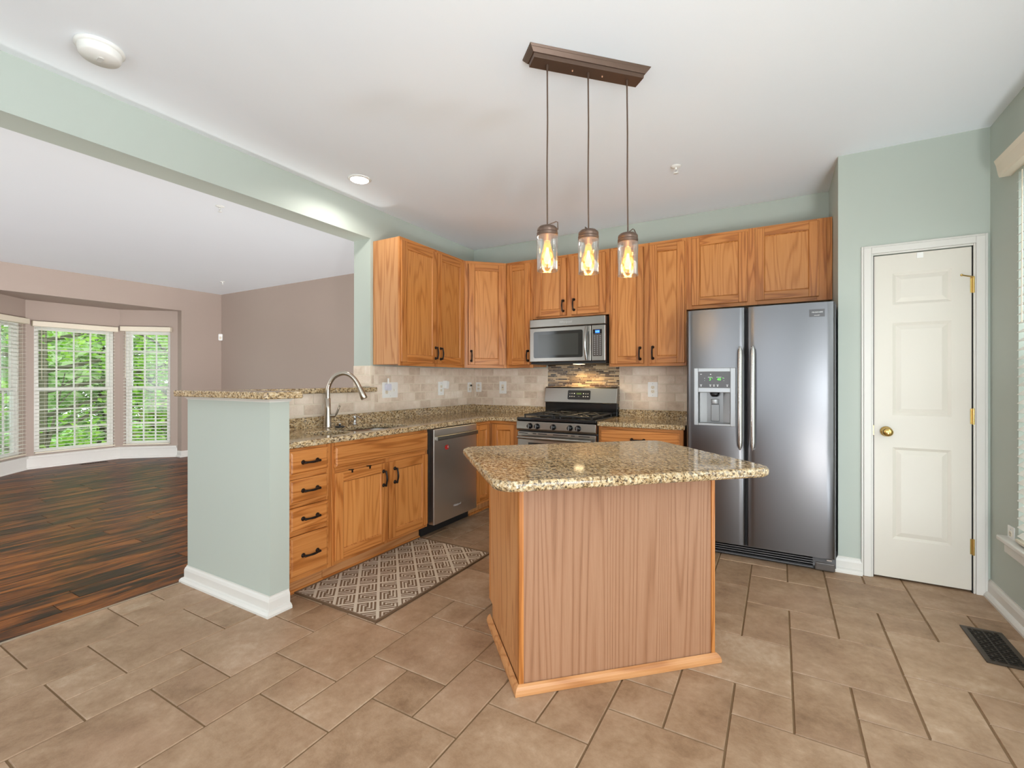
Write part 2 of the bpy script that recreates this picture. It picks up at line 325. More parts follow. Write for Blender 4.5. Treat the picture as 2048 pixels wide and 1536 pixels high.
        for lp in loops:
            n = len(lp); P = [Vector((p[0], p[1])) for p in lp]; nm = []
            for i in range(n):
                d0 = (P[i] - P[i - 1]).normalized(); d1 = (P[(i + 1) % n] - P[i]).normalized()
                n0, n1 = Vector((-d0.y, d0.x)), Vector((-d1.y, d1.x)); nm.append((n0 + n1) / (1 + n0.dot(n1)))
            rows = [[(P[i].x + nm[i].x * a, P[i].y + nm[i].y * a, z) for i in range(n)] for a, z in prof]
            vs = [p for r_ in rows for p in r_]
            s._add(vs, [(j * n + i, j * n + (i + 1) % n, (j + 1) * n + (i + 1) % n, (j + 1) * n + i) for j in range(len(prof) - 1) for i in range(n)], 2, .5, bev > .012)
            for c in caps: caps[c].append(rows[c])
        for c, ls in caps.items():
            vs = [p for l_ in ls for p in l_]; tr = [tuple(t) for t in tessellate_polygon([[Vector(p) for p in l_] for l_ in ls])]
            fs = []
            for t in tr:
                A, B, C = (Vector(vs[i]) for i in t); up = (B - A).cross(C - A).z
                if abs(up) > 1e-12: fs.append(t if (up > 0) == (c > 0) else t[::-1])
            s._add(vs, fs, 2, .5)
        return s
    def mesh(s, name, mat):
        me = bpy.data.meshes.new(name); me.from_pydata(s.v, [], s.f); me.materials.append(mat)
        me.attributes.new('gc', 'FLOAT_VECTOR', 'CORNER'); me.attributes.new('rnd', 'FLOAT', 'CORNER')
        gv = []; rv = []
        for f, gg, rr in zip(s.f, s.g, s.r):
            for q in gg: gv.extend(q); rv.append(rr)
        me.attributes['gc'].data.foreach_set('vector', gv); me.attributes['rnd'].data.foreach_set('value', rv)
        me.polygons.foreach_set('use_smooth', s.sm); me.validate(); me.update(); return me
    def build(s, name, mat, parent=None, bevel=0, segs=2, loc=None):
        o = bpy.data.objects.new(name, s.mesh(name, mat)); COL.objects.link(o)
        if parent: o.parent = parent
        if loc: o.location = loc
        if bevel:
            b = o.modifiers.new('edge', 'BEVEL'); b.width = bevel; b.segments = segs; b.limit_method = 'ANGLE'; b.angle_limit = R(40)
        return o
def tag(o, label=None, cat=None, group=None, kind=None):
    if label: o['label'] = label
    if cat: o['category'] = cat
    if group: o['group'] = group
    if kind: o['kind'] = kind
    return o
def thing(name, label, cat, loc=(0, 0, 0), rz=0.0, group=None):
    o = bpy.data.objects.new(name, None); COL.objects.link(o); o.empty_display_size = 0.1
    o.location = loc; o.rotation_euler = (0, 0, rz); return tag(o, label, cat, group)
def struct(o): o['kind'] = 'structure'; return o
def sempty(name, loc=(0, 0, 0), rz=0.0):
    o = bpy.data.objects.new(name, None); COL.objects.link(o); o.location = loc; o.rotation_euler = (0, 0, rz); return struct(o)
def copy_tree(o, parent=None):
    c = o.copy(); COL.objects.link(c); c.parent = parent
    for ch in [x for x in bpy.data.objects if x.parent == o]: copy_tree(ch, c)
    return c
FRONT = Matrix(((1, 0, 0, 0), (0, 0, -1, 0), (0, 1, 0, 0), (0, 0, 0, 1)))     # text plane facing -y
def front(x, y, z, rz=0): return Matrix.Translation((x, y, z)) @ Matrix.Rotation(rz, 4, 'Z') @ FRONT
def rrect(x0, x1, y0, y1, r, n=6, rs=None):
    rs = rs or (r, r, r, r); out = []
    for (cx, cy, a0, rr) in ((x1, y1, 0, rs[0]), (x0, y1, 90, rs[1]), (x0, y0, 180, rs[2]), (x1, y0, 270, rs[3])):
        sx = -1 if a0 in (0, 270) else 1; sy = -1 if a0 in (0, 90) else 1
        for k in range(n + 1):
            a = R(a0 + 90 * k / n); out.append((cx + sx * rr + rr * math.cos(a), cy + sy * rr + rr * math.sin(a)))
    return out

# ------------------------------------------------------------------ room shell
YR = -6.5                                    # rear wall
def floor_tiles():
    cx, cy, x0, y0 = 0.206, 0.204, 0.172, -2.65
    X0, X1, Y0, Y1 = -0.20, 4.075, YR, 0.0
    m = MB(); g = 0.0026
    for a in range(-40, 60):
        for b in range(-40, 60):
            bi, bj = 2 * a + b, a - 3 * b
            for (i, j, w_, h_) in ((0, -4, 2, 2), (2, -5, 1, 2), (1, -5, 1, 1)):
                xa, xb = x0 + (bi + i) * cx + g, x0 + (bi + i + w_) * cx - g; ya, yb = y0 + (bj + j) * cy + g, y0 + (bj + j + h_) * cy - g
                xa, xb, ya, yb = max(xa, X0), min(xb, X1), max(ya, Y0), min(yb, Y1)
                if xb - xa < 0.01 or yb - ya < 0.01: continue
                e = 0.003
                vs = [(xa, ya, -.005), (xb, ya, -.005), (xb, yb, -.005), (xa, yb, -.005), (xa + e, ya + e, 0), (xb - e, ya + e, 0), (xb - e, yb - e, 0), (xa + e, yb - e, 0)]
                m._add(vs, [(4, 5, 6, 7), (0, 1, 5, 4), (1, 2, 6, 5), (2, 3, 7, 6), (3, 0, 4, 7)], 2)
    return m
fl = struct(floor_tiles().build('floor', M['tile']))
struct(MB().box(-0.205, 4.2, YR, 0.1, -0.06, -0.004).build('floor_grout', M['grout'], fl))
def plank_floor():
    m = MB(); rn = random.Random(3); x = -0.205; W = 0.150
    while x > -6.4:
        y = YR - rn.uniform(0, 1.2)
        while y < 0.13:
            L = rn.uniform(0.9, 2.1); ya, yb = max(y, YR), min(y + L, 0.13)
            if yb > ya + 0.02: m.box(x - W + .0012, x - .0012, ya + .0012, yb - .0012, -0.02, -0.001, 1)
            y += L
        x -= W
    return m
fl2 = struct(plank_floor().build('floor_hardwood', M['hardwood'], None, 0.0015, 1))
struct(MB().box(-6.5, -0.205, YR, 0.2, -0.06, -0.006).build('floor_underlay', M['gap'], fl2))
struct(MB().box(-0.213, -0.199, YR, -2.875, -0.004, 0.003, 1).build('trim_1', plain('metal edge strip', srgb(176, 160, 140), 0.4, 0.6)))
struct(MB().box(-0.1, 4.3, YR - .1, 0.25, H, H + 0.1).build('ceiling', M['ceil']))
struct(MB().box(-6.5, -0.1, YR - .1, 0.25, H, H + 0.1).build('ceiling_living', M['ceil']))
struct(MB().box(-0.2, 3.46, 0.0, 0.14, 0, H).build('wall_back', M['sage']))
struct(MB().box(-5.55, -0.2, 0.12, 0.24, 0, H).build('wall_living_back', M['taupe']))
HB = 2.457
struct(MB().box(-0.2, 0, -1.545, 0.0, 0, H).box(-0.2, 0, YR, -1.545, HB, H).build('wall_left', M['sage']))
struct(MB().box(-0.19, 0.0, -2.75, -1.545, 0, 1.153).box(-0.19, 0.65, -2.865, -2.75, 0, 1.153).build('wall_peninsula', M['sage']))
XS = 3.348; YP = -0.653; DX0, DX1, DZ = 3.532, 4.001, 2.047
struct(MB().box(XS, DX0, YP, YP + .11, 0, H).box(XS, XS + .11, YP + .11, 0, 0, H).box(DX1, 4.075, YP, YP + .11, 0, H).box(DX0, DX1, YP, YP + .11, DZ, H).build('wall_pantry', M['sage']))
struct(MB().box(XS + .11, 4.2, -.05, 0.0, 0, H).build('wall_pantry_inner', M['white']))
def holed(m, a, b, z0, z1, oa, ob, oz0, oz1, fn):
    fn(m, a, oa, z0, z1); fn(m, ob, b, z0, z1); fn(m, oa, ob, z0, oz0); fn(m, oa, ob, oz1, z1)
wrf = lambda m, a, b, c, d: m.box(4.075, 4.22, a, b, c, d)
m = MB(); holed(m, -3.2, 0, 0, H, -2.66, -1.02, 0.42, 2.32, wrf); holed(m, YR, -3.2, 0, H, -5.55, -3.55, 0.42, 2.32, wrf); struct(m.build('wall_right', M['sage']))
m = MB(); holed(m, -0.1, 4.22, 0, H, 1.25, 3.45, 0.02, 2.28, lambda m, a, b, c, d: m.box(a, b, YR - .12, YR, c, d)); struct(m.build('wall_rear', M['sage']))
m = MB(); holed(m, -5.5, -0.1, 0, H, -4.2, -1.6, 0.4, 2.45, lambda m, a, b, c, d: m.box(a, b, YR - .12, YR, c, d)); struct(m.build('wall_living_rear', M['taupe']))
# window wall of the living room and its bay
XW = -5.38; BAY = [(XW, -2.70), (-5.50, -2.70), (-6.10, -2.12), (-6.10, -1.05), (-5.50, -0.50), (XW, -0.50)]; BZ = 2.37
m = MB(); m.box(XW - .12, XW, YR, -2.70, 0, H).box(XW - .12, XW, -0.50, 0.13, 0, H).box(XW - .12, XW, -2.70, -0.50, BZ, H); struct(m.build('wall_living_window', M['taupe']))
def seg_frame(A, B):
    A = Vector(A); B = Vector(B); d = (B - A); L = d.length; return Matrix.Translation((A.x, A.y, 0)) @ Matrix.Rotation(math.atan2(d.y, d.x), 4, 'Z'), L
# local frame of a bay segment: x along the wall from A to B, interior on the -y side
BWIN = {}
m = MB()
for key, (A, B), (o0, o1), (z0, z1) in (('right', (BAY[4], BAY[3]), (0.105, 0.745), (0.20, 2.05)), ('centre', (BAY[3], BAY[2]), (0.075, 0.985), (0.20, 2.03)), ('left', (BAY[2], BAY[1]), (0.075, 0.715), (0.20, 2.05))):
    T, L = seg_frame(A, B); T = T @ Matrix.Diagonal((1, -1, 1, 1)); BWIN[key] = (A, B, o0, o1, z0, z1)
# interior side check: the room lies to the left of A->B when walking right window -> left window, so flip
m = MB()
for key, (A, B, o0, o1, z0, z1) in BWIN.items():
    T, L = seg_frame(B, A)                       # from B to A: x runs left-to-right seen from the room, room on -y side
    a, b = L - o1, L - o0
    for (p, q, r_, s_) in ((-.06, a, 0, BZ), (b, L + .06, 0, BZ), (a, b, 0, z0), (a, b, z1, BZ)): m.box(p, q, 0, 0.12, r_, s_, M4=T)
struct(m.build('wall_bay', M['taupe']))
struct(MB().prism([(XW - .12, -0.46), (XW - .12, -2.74), (-5.52, -2.74), (-6.2, -2.14), (-6.2, -1.03), (-5.52, -0.46)], BZ, BZ + .08).build('ceiling_bay', M['taupe']))

# windows with sashes, grids and glass; local frame at the left jamb seen from inside, room on the -y side
def make_window(n, T, w_, z0, z1, cols, rows, reveal=0.03):
    root = sempty('window_%d' % n); root.matrix_world = T
    f = MB(); t = 0.035
    f.box(0, t, reveal, .11, z0, z1).box(w_ - t, w_, reveal, .11, z0, z1).box(t, w_ - t, reveal, .11, z1 - t, z1).box(t, w_ - t, reveal, .11, z0, z0 + t)
    f.build('frame', M['white'], root, 0.002)
    zm = (z0 + z1) / 2
    for nm, a, b, yy in (('upper_sash', zm - .02, z1 - t, .075), ('lower_sash', z0 + t, zm + .02, .045)):
        s = MB(); q = 0.032
        s.box(t, t + q, yy, yy + .028, a, b).box(w_ - t - q, w_ - t, yy, yy + .028, a, b).box(t + q, w_ - t - q, yy, yy + .028, b - q, b).box(t + q, w_ - t - q, yy, yy + .028, a, a + q)
        iw = w_ - 2 * t - 2 * q; ih = b - a - 2 * q
        for i in range(1, cols): x = t + q + iw * i / cols; s.box(x - .009, x + .009, yy + .006, yy + .02, a + q, b - q)
        for j in range(1, rows): z = a + q + ih * j / rows; s.box(t + q, w_ - t - q, yy + .0072, yy + .0188, z - .009, z + .009)
        so = s.build(nm, M['white'], root)
        MB().box(t + q, w_ - t - q, yy + .011, yy + .015, a + q, b - q).build('glass', M['pane'], so)
    return root
def make_blind(label, T, w_, z0, z1, vx=0.03, pitch=0.052, tilt=0.0, group='bay window blinds', proud=0.055):
    root = thing('window_blind', label, 'blind', group=group); root.matrix_world = T
    if vx: MB().box(-vx, w_ + vx, -proud - .02, -0.004, z1 - .005, z1 + .07).build('valance', M['valance'], root, 0.006)
    s = MB(); z = z0 + .05; hw = 0.024; c, sn = math.cos(tilt) * hw, math.sin(tilt) * hw; yc = -.030
    while z < z1 - .01:
        s._add([(.004, yc - c, z - sn), (w_ - .004, yc - c, z - sn), (w_ - .004, yc, z + .003), (.004, yc, z + .003), (w_ - .004, yc + c, z + sn), (.004, yc + c, z + sn)], [(0, 1, 2, 3), (3, 2, 4, 5)], 0, 0.5)
        z += pitch
    o = s.build('slats', M['slat'], root); sol = o.modifiers.new('thickness', 'SOLIDIFY'); sol.thickness = 0.0018
    MB().box(0, w_, yc - .025, yc + .025, z0 + .005, z0 + .022).build('bottom_rail', M['valance'], root, 0.004)
    cd = MB()
    for x in (w_ * 0.12, w_ * 0.5, w_ * 0.88):
        for yy in (yc - .026, yc + .026): cd.tube([(x, yy, z0 + .02), (x, yy, z1)], 0.0012, 5)
    cd.build('ladder_cords', M['offwhite'], root)
    MB().tube([(w_ * .07, yc - .034, z1), (w_ * .07, yc - .036, z1 - .75)], 0.003, 6).build('tilt_wand', M['offwhite'], root)
    return root
for n, key, cols, lab in ((1, 'left', 3, 'open white slat blind on the left window of the bay'), (2, 'centre', 4, 'widest open white slat blind on the middle bay window'), (3, 'right', 3, 'open white slat blind on the bay window nearest the granite bar')):
    A, B, o0, o1, z0, z1 = BWIN[key]; T, L = seg_frame(B, A); T = T @ Matrix.Translation((L - o1, 0, 0))
    make_window(n, T, o1 - o0, z0, z1, cols, 3)
    make_blind(lab, T @ Matrix.Translation((0, -.001, 0)), o1 - o0, z0 + .01, z1 - .02, tilt=R(3 if n != 3 else 12))
m = MB()                                     # bay base trim and stool
inner = [BAY[0], BAY[1], BAY[2], BAY[3], BAY[4], BAY[5]]
m.sweep([(0, 0), (.035, 0), (.03, .02), (.018, .03), (.018, .15), (.045, .155), (.045, .185), (0, .185)], inner[1:5], side=-1); struct(m.build('trim_2', M['white']))
BB = [(0, 0), (.034, 0), (.034, .012), (.026, .024), (.014, .030), (.014, .072), (.010, .086), (.004, .094), (.004, .100), (0, .100)]
struct(MB().sweep(BB, [(-5.50, -.50), (XW, -.50), (XW, 0.12), (-0.2, 0.12)], side=-1).build('baseboard_living', M['white']))
struct(MB().sweep(BB, [(-0.19, -1.7), (-0.19, -2.865), (0.65, -2.865), (0.65, -2.755)], side=-1).build('baseboard_peninsula', M['white']))
struct(MB().sweep(BB, [(XS, -.55), (XS, YP), (3.474, YP)], side=-1).build('baseboard_pantry', M['white']))
struct(MB().sweep(BB, [(4.075, YP - .001), (4.075, YR + .05)], side=-1).build('baseboard_right', M['white']))
CR = [(0, 0.008), (.004, .008), (.006, .014), (.013, .020), (.015, .026), (0, .026)]
struct(MB().sweep(CR, [(-0.19, -1.6), (-0.19, -2.865), (0.65, -2.865), (0.65, -2.75), (0.001, -2.75)], side=-1, z0=1.127).build('trim_3', M['white']))

# pantry door
d1 = sempty('door_1', (DX0, YP, 0))
dw, dh = DX1 - DX0, DZ
def door_panel():
    m = MB(); x0, x1, z0, z1 = 0.005, dw - .005, 0.013, dh - .005; yb, yf = 0.035, 0.004
    px0, px1 = 0.098, 0.375
    pans = [(1.727, 1.925), (1.033, 1.612), (0.257, 0.832)]
    m.box(x0, px0, yf, yb, z0, z1).box(px1, x1, yf, yb, z0, z1)
    zz = z1
    for a, b in pans: m.box(px0, px1, yf, yb, b, zz); zz = a
    m.box(px0, px1, yf, yb, z0, zz)
    for a, b in pans:
        e = .016; vs = [(px0, yf, a), (px1, yf, a), (px1, yf, b), (px0, yf, b)] + [(px0 + e, yf + .009, a + e), (px1 - e, yf + .009, a + e), (px1 - e, yf + .009, b - e), (px0 + e, yf + .009, b - e)]
        e2 = .042; vs += [(px0 + e2, yf + .002, a + e2), (px1 - e2, yf + .002, a + e2), (px1 - e2, yf + .002, b - e2), (px0 + e2, yf + .002, b - e2)]
        m._add(vs, [(0, 1, 5, 4), (1, 2, 6, 5), (2, 3, 7, 6), (3, 0, 4, 7), (4, 5, 9, 8), (5, 6, 10, 9), (6, 7, 11, 10), (7, 4, 8, 11), (8, 9, 10, 11)], 2)
    return m
struct(door_panel().build('panel', M['cream'], d1))
kn = MB().lathe([(.030, 0), (.032, .004), (.026, .010), (.012, .014), (.012, .035), (.022, .042), (.028, .052), (.026, .064), (.012, .070), (0, .071)], (0.066, 0.004, 0.930), 'y', 24).build('knob', M['brass'], d1)
for z in (0.272, 1.04, 1.815):
    MB().tube([(dw + .002, -.004, z - .048), (dw + .002, -.004, z + .048)], 0.007, 10).box(dw - .012, dw, -.0005, .003, z - .045, z + .045).build('hinge', M['brass'], d1)
MB().tube([(dw, -.006, 1.862), (dw - .03, -.035, 1.862), (dw - .062, -.055, 1.868)], 0.004, 8).sphere((dw - .064, -.057, 1.868), .007, .007, .007, 10, 6).build('hinge_stop', M['brass'], d1)
MB().box(.215, .245, -.002, .006, 2.005, 2.038).build('catch', M['plastic'], d1)
MB().box(-.002, .003, -.003, .004, .905, .965).build('strike_plate', M['brass'], d1)
cas = MB()
for a, b, t in ((0, .010, .010), (.010, .050, .018), (.050, .062, .013)):
    cas.box(DX0 - b, DX0 - a, YP - t, YP, 0, DZ + b).box(DX1 + a, DX1 + b, YP - t, YP, 0, DZ + b).box(DX0 - a, DX1 + a, YP - t, YP, DZ + a, DZ + b)
struct(cas.build('trim_4', M['white'], None, 0.003))
struct(MB().box(DX0 - .001, DX0 + .004, YP + .0, YP + .1, 0, DZ).box(DX1 - .004, DX1 + .001, YP + .0, YP + .1, 0, DZ).box(DX0, DX1, YP + .04, YP + .1, 0, DZ).build('door_gap_shade', M['gap']))  # near-black sheets standing in for the shade in the door gap

# right-hand window, its blind and sill
T = Matrix.Translation((4.075, -1.02, 0)) @ Matrix.Rotation(R(-90), 4, 'Z')
make_window(4, T, 1.64, 0.42, 2.32, 4, 3, 0.06)
b4 = make_blind('white slat blind at the right edge of the photo beside the pantry door', Matrix.Translation((4.075, -1.02, 0)) @ Matrix.Rotation(R(-90), 4, 'Z') @ Matrix.Translation((.02, .035, 0)), 1.60, 0.425, 2.29, 0.0, 0.045, R(38), None, 0.02)
v4 = MB().sweep([(0, 2.335), (.045, 2.335), (.05, 2.35), (.058, 2.40), (.066, 2.425), (0, 2.425)], [(4.0748, -0.93), (4.0748, -2.75)], side=-1).build('valance', M['valance'], b4); v4.matrix_parent_inverse = b4.matrix_basis.inverted()
struct(MB().box(4.03, 4.16, -2.78, -0.885, 0.395, 0.42).box(4.055, 4.075, -2.76, -0.905, 0.335, 0.395).build('trim_6', M['white'], None, 0.006))
# frames of the openings behind the camera
struct(MB().box(1.2, 1.25, YR - .1, YR + .015, 0, 2.33).box(3.45, 3.5, YR - .1, YR + .015, 0, 2.33).box(1.25, 3.45, YR - .1, YR + .015, 2.28, 2.33).build('trim_7', M['white']))

# ------------------------------------------------------------------ tile on the walls
def splash_field(fn, u0, u1, z0, z1, offu, pw=0.1545, ph=0.0795, m=None, t=0.008, start=0):
    m = m or MB(); r_ = start; z = z1
    while z > z0 + .004:
        za = max(z - ph, z0); u = u0 - offu - (pw / 2 if r_ % 2 else 0)
        while u < u1:
            a, b = max(u, u0), min(u + pw, u1)
            if b - a > .012:
                g = .0022; e = .003; A, B, C, D = a + g, b - g, za + g, z - g
                o = (RN.uniform(0, 9), RN.uniform(0, 9), RN.uniform(0, 9))
                q = [(A, 0, C), (B, 0, C), (B, 0, D), (A, 0, D), (A + e, t, C + e), (B - e, t, C + e), (B - e, t, D - e), (A + e, t, D - e)]
                m._add([fn(*p) for p in q], [(4, 5, 6, 7), (0, 1, 5, 4), (1, 2, 6, 5), (2, 3, 7, 6), (3, 0, 4, 7)], 2, None, False, None, o)
            u += pw
        z -= ph; r_ += 1
    return m
ST = 0.980
left_fn = lambda u, d, z: (d, u, z)
back_fn = lambda u, d, z: (u, -d, z)
m = splash_field(left_fn, -1.510, -0.009, ST, 1.375, 0.03)
splash_field(left_fn, -1.545, -1.510, 1.194, 1.375, 0.10, m=m); splash_field(left_fn, -1.545, -1.510, ST, 1.153, 0.10, m=m)
so = tag(m.build('tile_backsplash', M['splash']), 'beige tumbled stone tile backsplash on the sink wall under the wall cabinets', 'backsplash', 'stone tile backsplashes')
MB().box(0.0003, .0055, -1.51, -.0003, ST, 1.375).box(0.0003, .0055, -1.545, -1.51, 1.194, 1.375).box(0.0003, .0055, -1.545, -1.51, ST, 1.153).build('grout', M['sgrout'], so)
m = splash_field(left_fn, -2.749, -1.546, ST, 1.153, 0.06, start=1)
so = tag(m.build('tile_backsplash', M['splash']), 'low strip of beige stone tile behind the faucet under the bar ledge', 'backsplash', 'stone tile backsplashes')
MB().box(0.0003, 0.0055, -2.749, -1.546, ST, 1.153).build('grout', M['sgrout'], so)
m = splash_field(lambda u, d, z: (u, -1.5455 - d, z), -0.2, 0.008, 1.194, 1.375, 0.02)
so = tag(m.build('tile_backsplash', M['splash']), 'narrow stone tile return on the wall end above the bar ledge', 'backsplash', 'stone tile backsplashes')
MB().box(-.2, .0055, -1.5508, -1.5457, 1.194, 1.375).build('grout', M['sgrout'], so)
m = splash_field(back_fn, 0.009, 0.930, ST - .005, 1.375, 0.05)
so = tag(m.build('tile_backsplash', M['splash']), 'beige tumbled stone tile backsplash left of the range', 'backsplash', 'stone tile backsplashes')
MB().box(0.0055, 0.930, -.0055, -.0003, ST - .005, 1.375).build('grout', M['sgrout'], so)
m = splash_field(back_fn, 1.690, 2.39, ST - .005, 1.375, 0.03)
so = tag(m.build('tile_backsplash', M['splash']), 'beige tumbled stone tile backsplash between range and refrigerator', 'backsplash', 'stone tile backsplashes')
MB().box(1.690, 2.39, -.0055, -.0003, ST - .005, 1.375).build('grout', M['sgrout'], so)
m = MB(); z = 0.90; rn = random.Random(11)
while z < 1.415:
    u = 0.9325 - rn.uniform(0, .06)
    while u < 1.688:
        L = rn.choice((.028, .045, .06, .08, .1, .12)); a, b = max(u, .9325), min(u + L, 1.688)
        if b - a > .008:
            g = .0013; o = (rn.uniform(0, 9),) * 3; r_ = rn.random()
            m._add([(x, y, zz) for y in (0, -.007) for x, zz in ((a + g, z + g), (b - g, z + g), (b - g, z + .0153 - g), (a + g, z + .0153 - g))], [(4, 5, 6, 7), (0, 1, 5, 4), (1, 2, 6, 5), (2, 3, 7, 6), (3, 0, 4, 7)], 2, r_, False, None, o)
        u += L
    z += .0153
so = tag(m.build('mosaic_backsplash', M['mosaic']), 'brown glass strip mosaic panel behind the range', 'backsplash')
MB().box(.9305, 1.6895, -.0045, -.0003, .9, 1.42).build('grout', M['sgrout'], so)

# ------------------------------------------------------------------ cabinets
def pull_mesh(L=0.096):
    m = MB()
    for sgn in (-1, 1):
        m.lathe([(.0, 0), (.0135, 0), (.0135, .003), (.010, .007), (.0072, .012), (.0066, .024)], (0, 0, sgn * L / 2), 'y', 12)
        m.sphere((0, -.024, sgn * L / 2), (.0082), .0082, .0082, 10, 6)
    pts = [(0, -.024 - .010 * math.cos(math.pi * (k / 8 - .5)), -L / 2 + L * k / 8) for k in range(9)]
    m.tube(pts, [.0078, .0062, .006, .0066, .0072, .0066, .006, .0062, .0078], 8); return m.mesh('handle', M['bronze'])
PULL = pull_mesh()
def pull(parent, x, y, z, horiz=False):
    o = bpy.data.objects.new('handle', PULL); COL.objects.link(o); o.parent = parent; o.location = (x, y, z); o.rotation_euler = (0, R(90) if horiz else 0, 0); return o
def cab_door(root, x0, x1, z0, z1, yf, hx=None, hz=None, st=0.062, panel='oakpanel', T=None, hinge=None):
    """framed door whose front lies at y = yf (towards -y)"""
    m = MB(); t = .019; y0, y1 = yf, yf + t
    for a, b in ((x0, x0 + st), (x1 - st, x1)): m.box(a, b, y0, y1, z0, z1, 2)
    for a, b in ((z0, z0 + st), (z1 - st, z1)): m.box(x0 + st, x1 - st, y0, y1, a, b, 0)
    q = .006                                    # moulded inner edge
    e0, e1, f0, f1 = x0 + st, x1 - st, z0 + st, z1 - st
    vs = [(e0, y0 + .001, f0), (e1, y0 + .001, f0), (e1, y0 + .001, f1), (e0, y0 + .001, f1), (e0 + q, y0 + .009, f0 + q), (e1 - q, y0 + .009, f0 + q), (e1 - q, y0 + .009, f1 - q), (e0 + q, y0 + .009, f1 - q)]
    m._add(vs, [(0, 1, 5, 4), (1, 2, 6, 5), (2, 3, 7, 6), (3, 0, 4, 7)], 2)
    d = m.build('door', M['oak'], root, 0.003, 2)
    MB().box(e0 - .004, e1 + .004, y0 + .0085, y1, f0 - .004, f1 + .004, 2).build('panel', M[panel], d)
    if hx is not None: pull(d, hx, yf, hz)
    return d
def cab_drawer(root, x0, x1, z0, z1, yf, handle=True, name='drawer'):
    m = MB(); m.box(x0, x1, yf + .006, yf + .019, z0, z1, 0); m.frustum(x0 + .006, x1 - .006, z0 + .006, z1 - .006, yf + .006, yf, .010, 0)
    d = m.build(name, M['oak'], root, 0.002)
    if handle: pull(d, (x0 + x1) / 2, yf, (z0 + z1) / 2, True)
    return d
def face_frame(root, w_, d, z0, z1, stiles, rails, yf):
    m = MB()
    for a, b in stiles: m.box(a, b, yf, yf + .019, z0, z1, 2)
    st = sorted(stiles)
    for a, b in rails:
        for (p, q), (r_, s_) in zip(st[:-1], st[1:]): m.box(q, r_, yf, yf + .019, a, b, 0)
    return m.build('face_frame', M['oak'], root, 0.001, 1)
def wall_cab(label, loc, rz, w_, d, z0, z1, doors, stiles=None, name='wall_cabinet', rail=.035):
    root = thing(name, label, 'cabinet', (loc[0], loc[1], z0), rz, 'honey oak wall cabinets'); h = z1 - z0
    MB().box(0.0008, w_ - .0008, -d + .019, -.001, 0.012, h, 2).build('carcass', M['oakside'], root, .001, 1)
    st = stiles or ([(0, .035)] + [((doors[i][1] + doors[i + 1][0]) / 2 - .025, (doors[i][1] + doors[i + 1][0]) / 2 + .025) for i in range(len(doors) - 1)] + [(w_ - .035, w_)])
    face_frame(root, w_, d, 0, h, st, [(0, rail), (h - rail, h)], -d)
    for (x0, x1, a, b, hx, hz) in doors: cab_door(root, x0, x1, a - z0, b - z0, -d - .019, hx, None if hz is None else hz - z0)
    return root
D3 = .305; ZT = 2.436; ZB = 1.372
wall_cab('tall two-door oak wall cabinet on the sink wall, its plain end panel showing', (0.0015, -1.520, 0), R(90), .912, D3, ZB, ZT, [(.010, .463, 1.403, 2.407, .440, 1.495), (.473, .879, 1.403, 2.407, .512, 1.492)])
wall_cab('narrow single-door oak wall cabinet just left of the microwave', (0.612, -.0015, 0), 0, .303, D3, ZB, ZT, [(.014, .277, 1.403, 2.407, .255, 1.490)])
wall_cab('short two-door oak wall cabinet directly above the microwave', (0.916, -.0015, 0), 0, .767, D3, 1.846, ZT, [(.032, .356, 1.864, 2.407, .327, 1.952), (.407, .739, 1.864, 2.407, .436, 1.955)], rail=.03)
wall_cab('tall two-door oak wall cabinet between microwave and refrigerator', (1.684, -.0015, 0), 0, .660, D3, ZB, ZT, [(.019, .310, 1.397, 2.407, .281, 1.483), (.362, .650, 1.397, 2.407, .390, 1.486)])
fc = wall_cab('wide oak cabinet above the refrigerator with two doors and no handles', (2.345, -.0015, 0), 0, 1.001, D3, 1.836, ZT, [(.043, .452, 1.864, 2.412, None, None), (.506, .919, 1.866, 2.420, None, None)], stiles=[(0, .045), (.440, .520), (.905, .969)])
MB().box(.969, 1.0005, -D3 + .001, -D3 + .02, .0, ZT - 1.836, 2).build('filler_strip', M['oak'], fc, .001, 1)
# diagonal corner cabinet
cc = thing('corner_wall_cabinet', 'diagonal single-door oak wall cabinet in the corner of the kitchen', 'cabinet', (0, 0, ZB), 0, 'honey oak wall cabinets')
h = ZT - ZB
MB().prism([(.002, -.002), (.002, -.607), (.290, -.607), (.610, -.292), (.610, -.002)], .012, h, 2).build('carcass', M['oakside'], cc)
TF = Matrix.Translation((.305, -.608, 0)) @ Matrix.Rotation(math.atan2(.303, .305), 4, 'Z'); Ld = math.hypot(.305, .303)
ff = face_frame(cc, Ld, 0, 0, h, [(0, .034), (Ld - .034, Ld)], [(0, .035), (h - .035, h)], 0); ff.matrix_local = TF
d = cab_door(cc, .038, .404, .031, h - .029, -.019, .066, .118); d.matrix_local = TF

# base cabinets
BD = .61; BZT = .868
def base_cab(label, loc, rz, w_, name='base_cabinet', stiles=None, rails=None, z0=.104):
    root = thing(name, label, 'cabinet', loc, rz, 'honey oak base cabinets')
    m = MB(); m.box(.0008, .017, -BD + .019, -.004, z0, BZT, 2).box(w_ - .017, w_ - .0008, -BD + .019, -.004, z0, BZT, 2).box(.017, w_ - .017, -.016, -.004, z0, BZT, 2).box(.017, w_ - .017, -BD + .019, -.016, z0, z0 + .016, 0)
    m.box(.0008, w_ - .0008, -BD + .085, -.02, 0.001, z0, 0).build('carcass', M['oakside'], root)
    face_frame(root, w_, BD, z0, BZT, stiles or [(0, .03), (w_ - .03, w_)], rails or [(z0, z0 + .03), (BZT - .035, BZT)], -BD)
    MB().sweep([(0, 0.001), (.016, 0.001), (.014, .010), (.008, .017), (0, .019)], [(.0008, -BD + .085), (w_ - .0008, -BD + .085)], side=-1).build('toe_moulding', M['oak'], root)
    return root
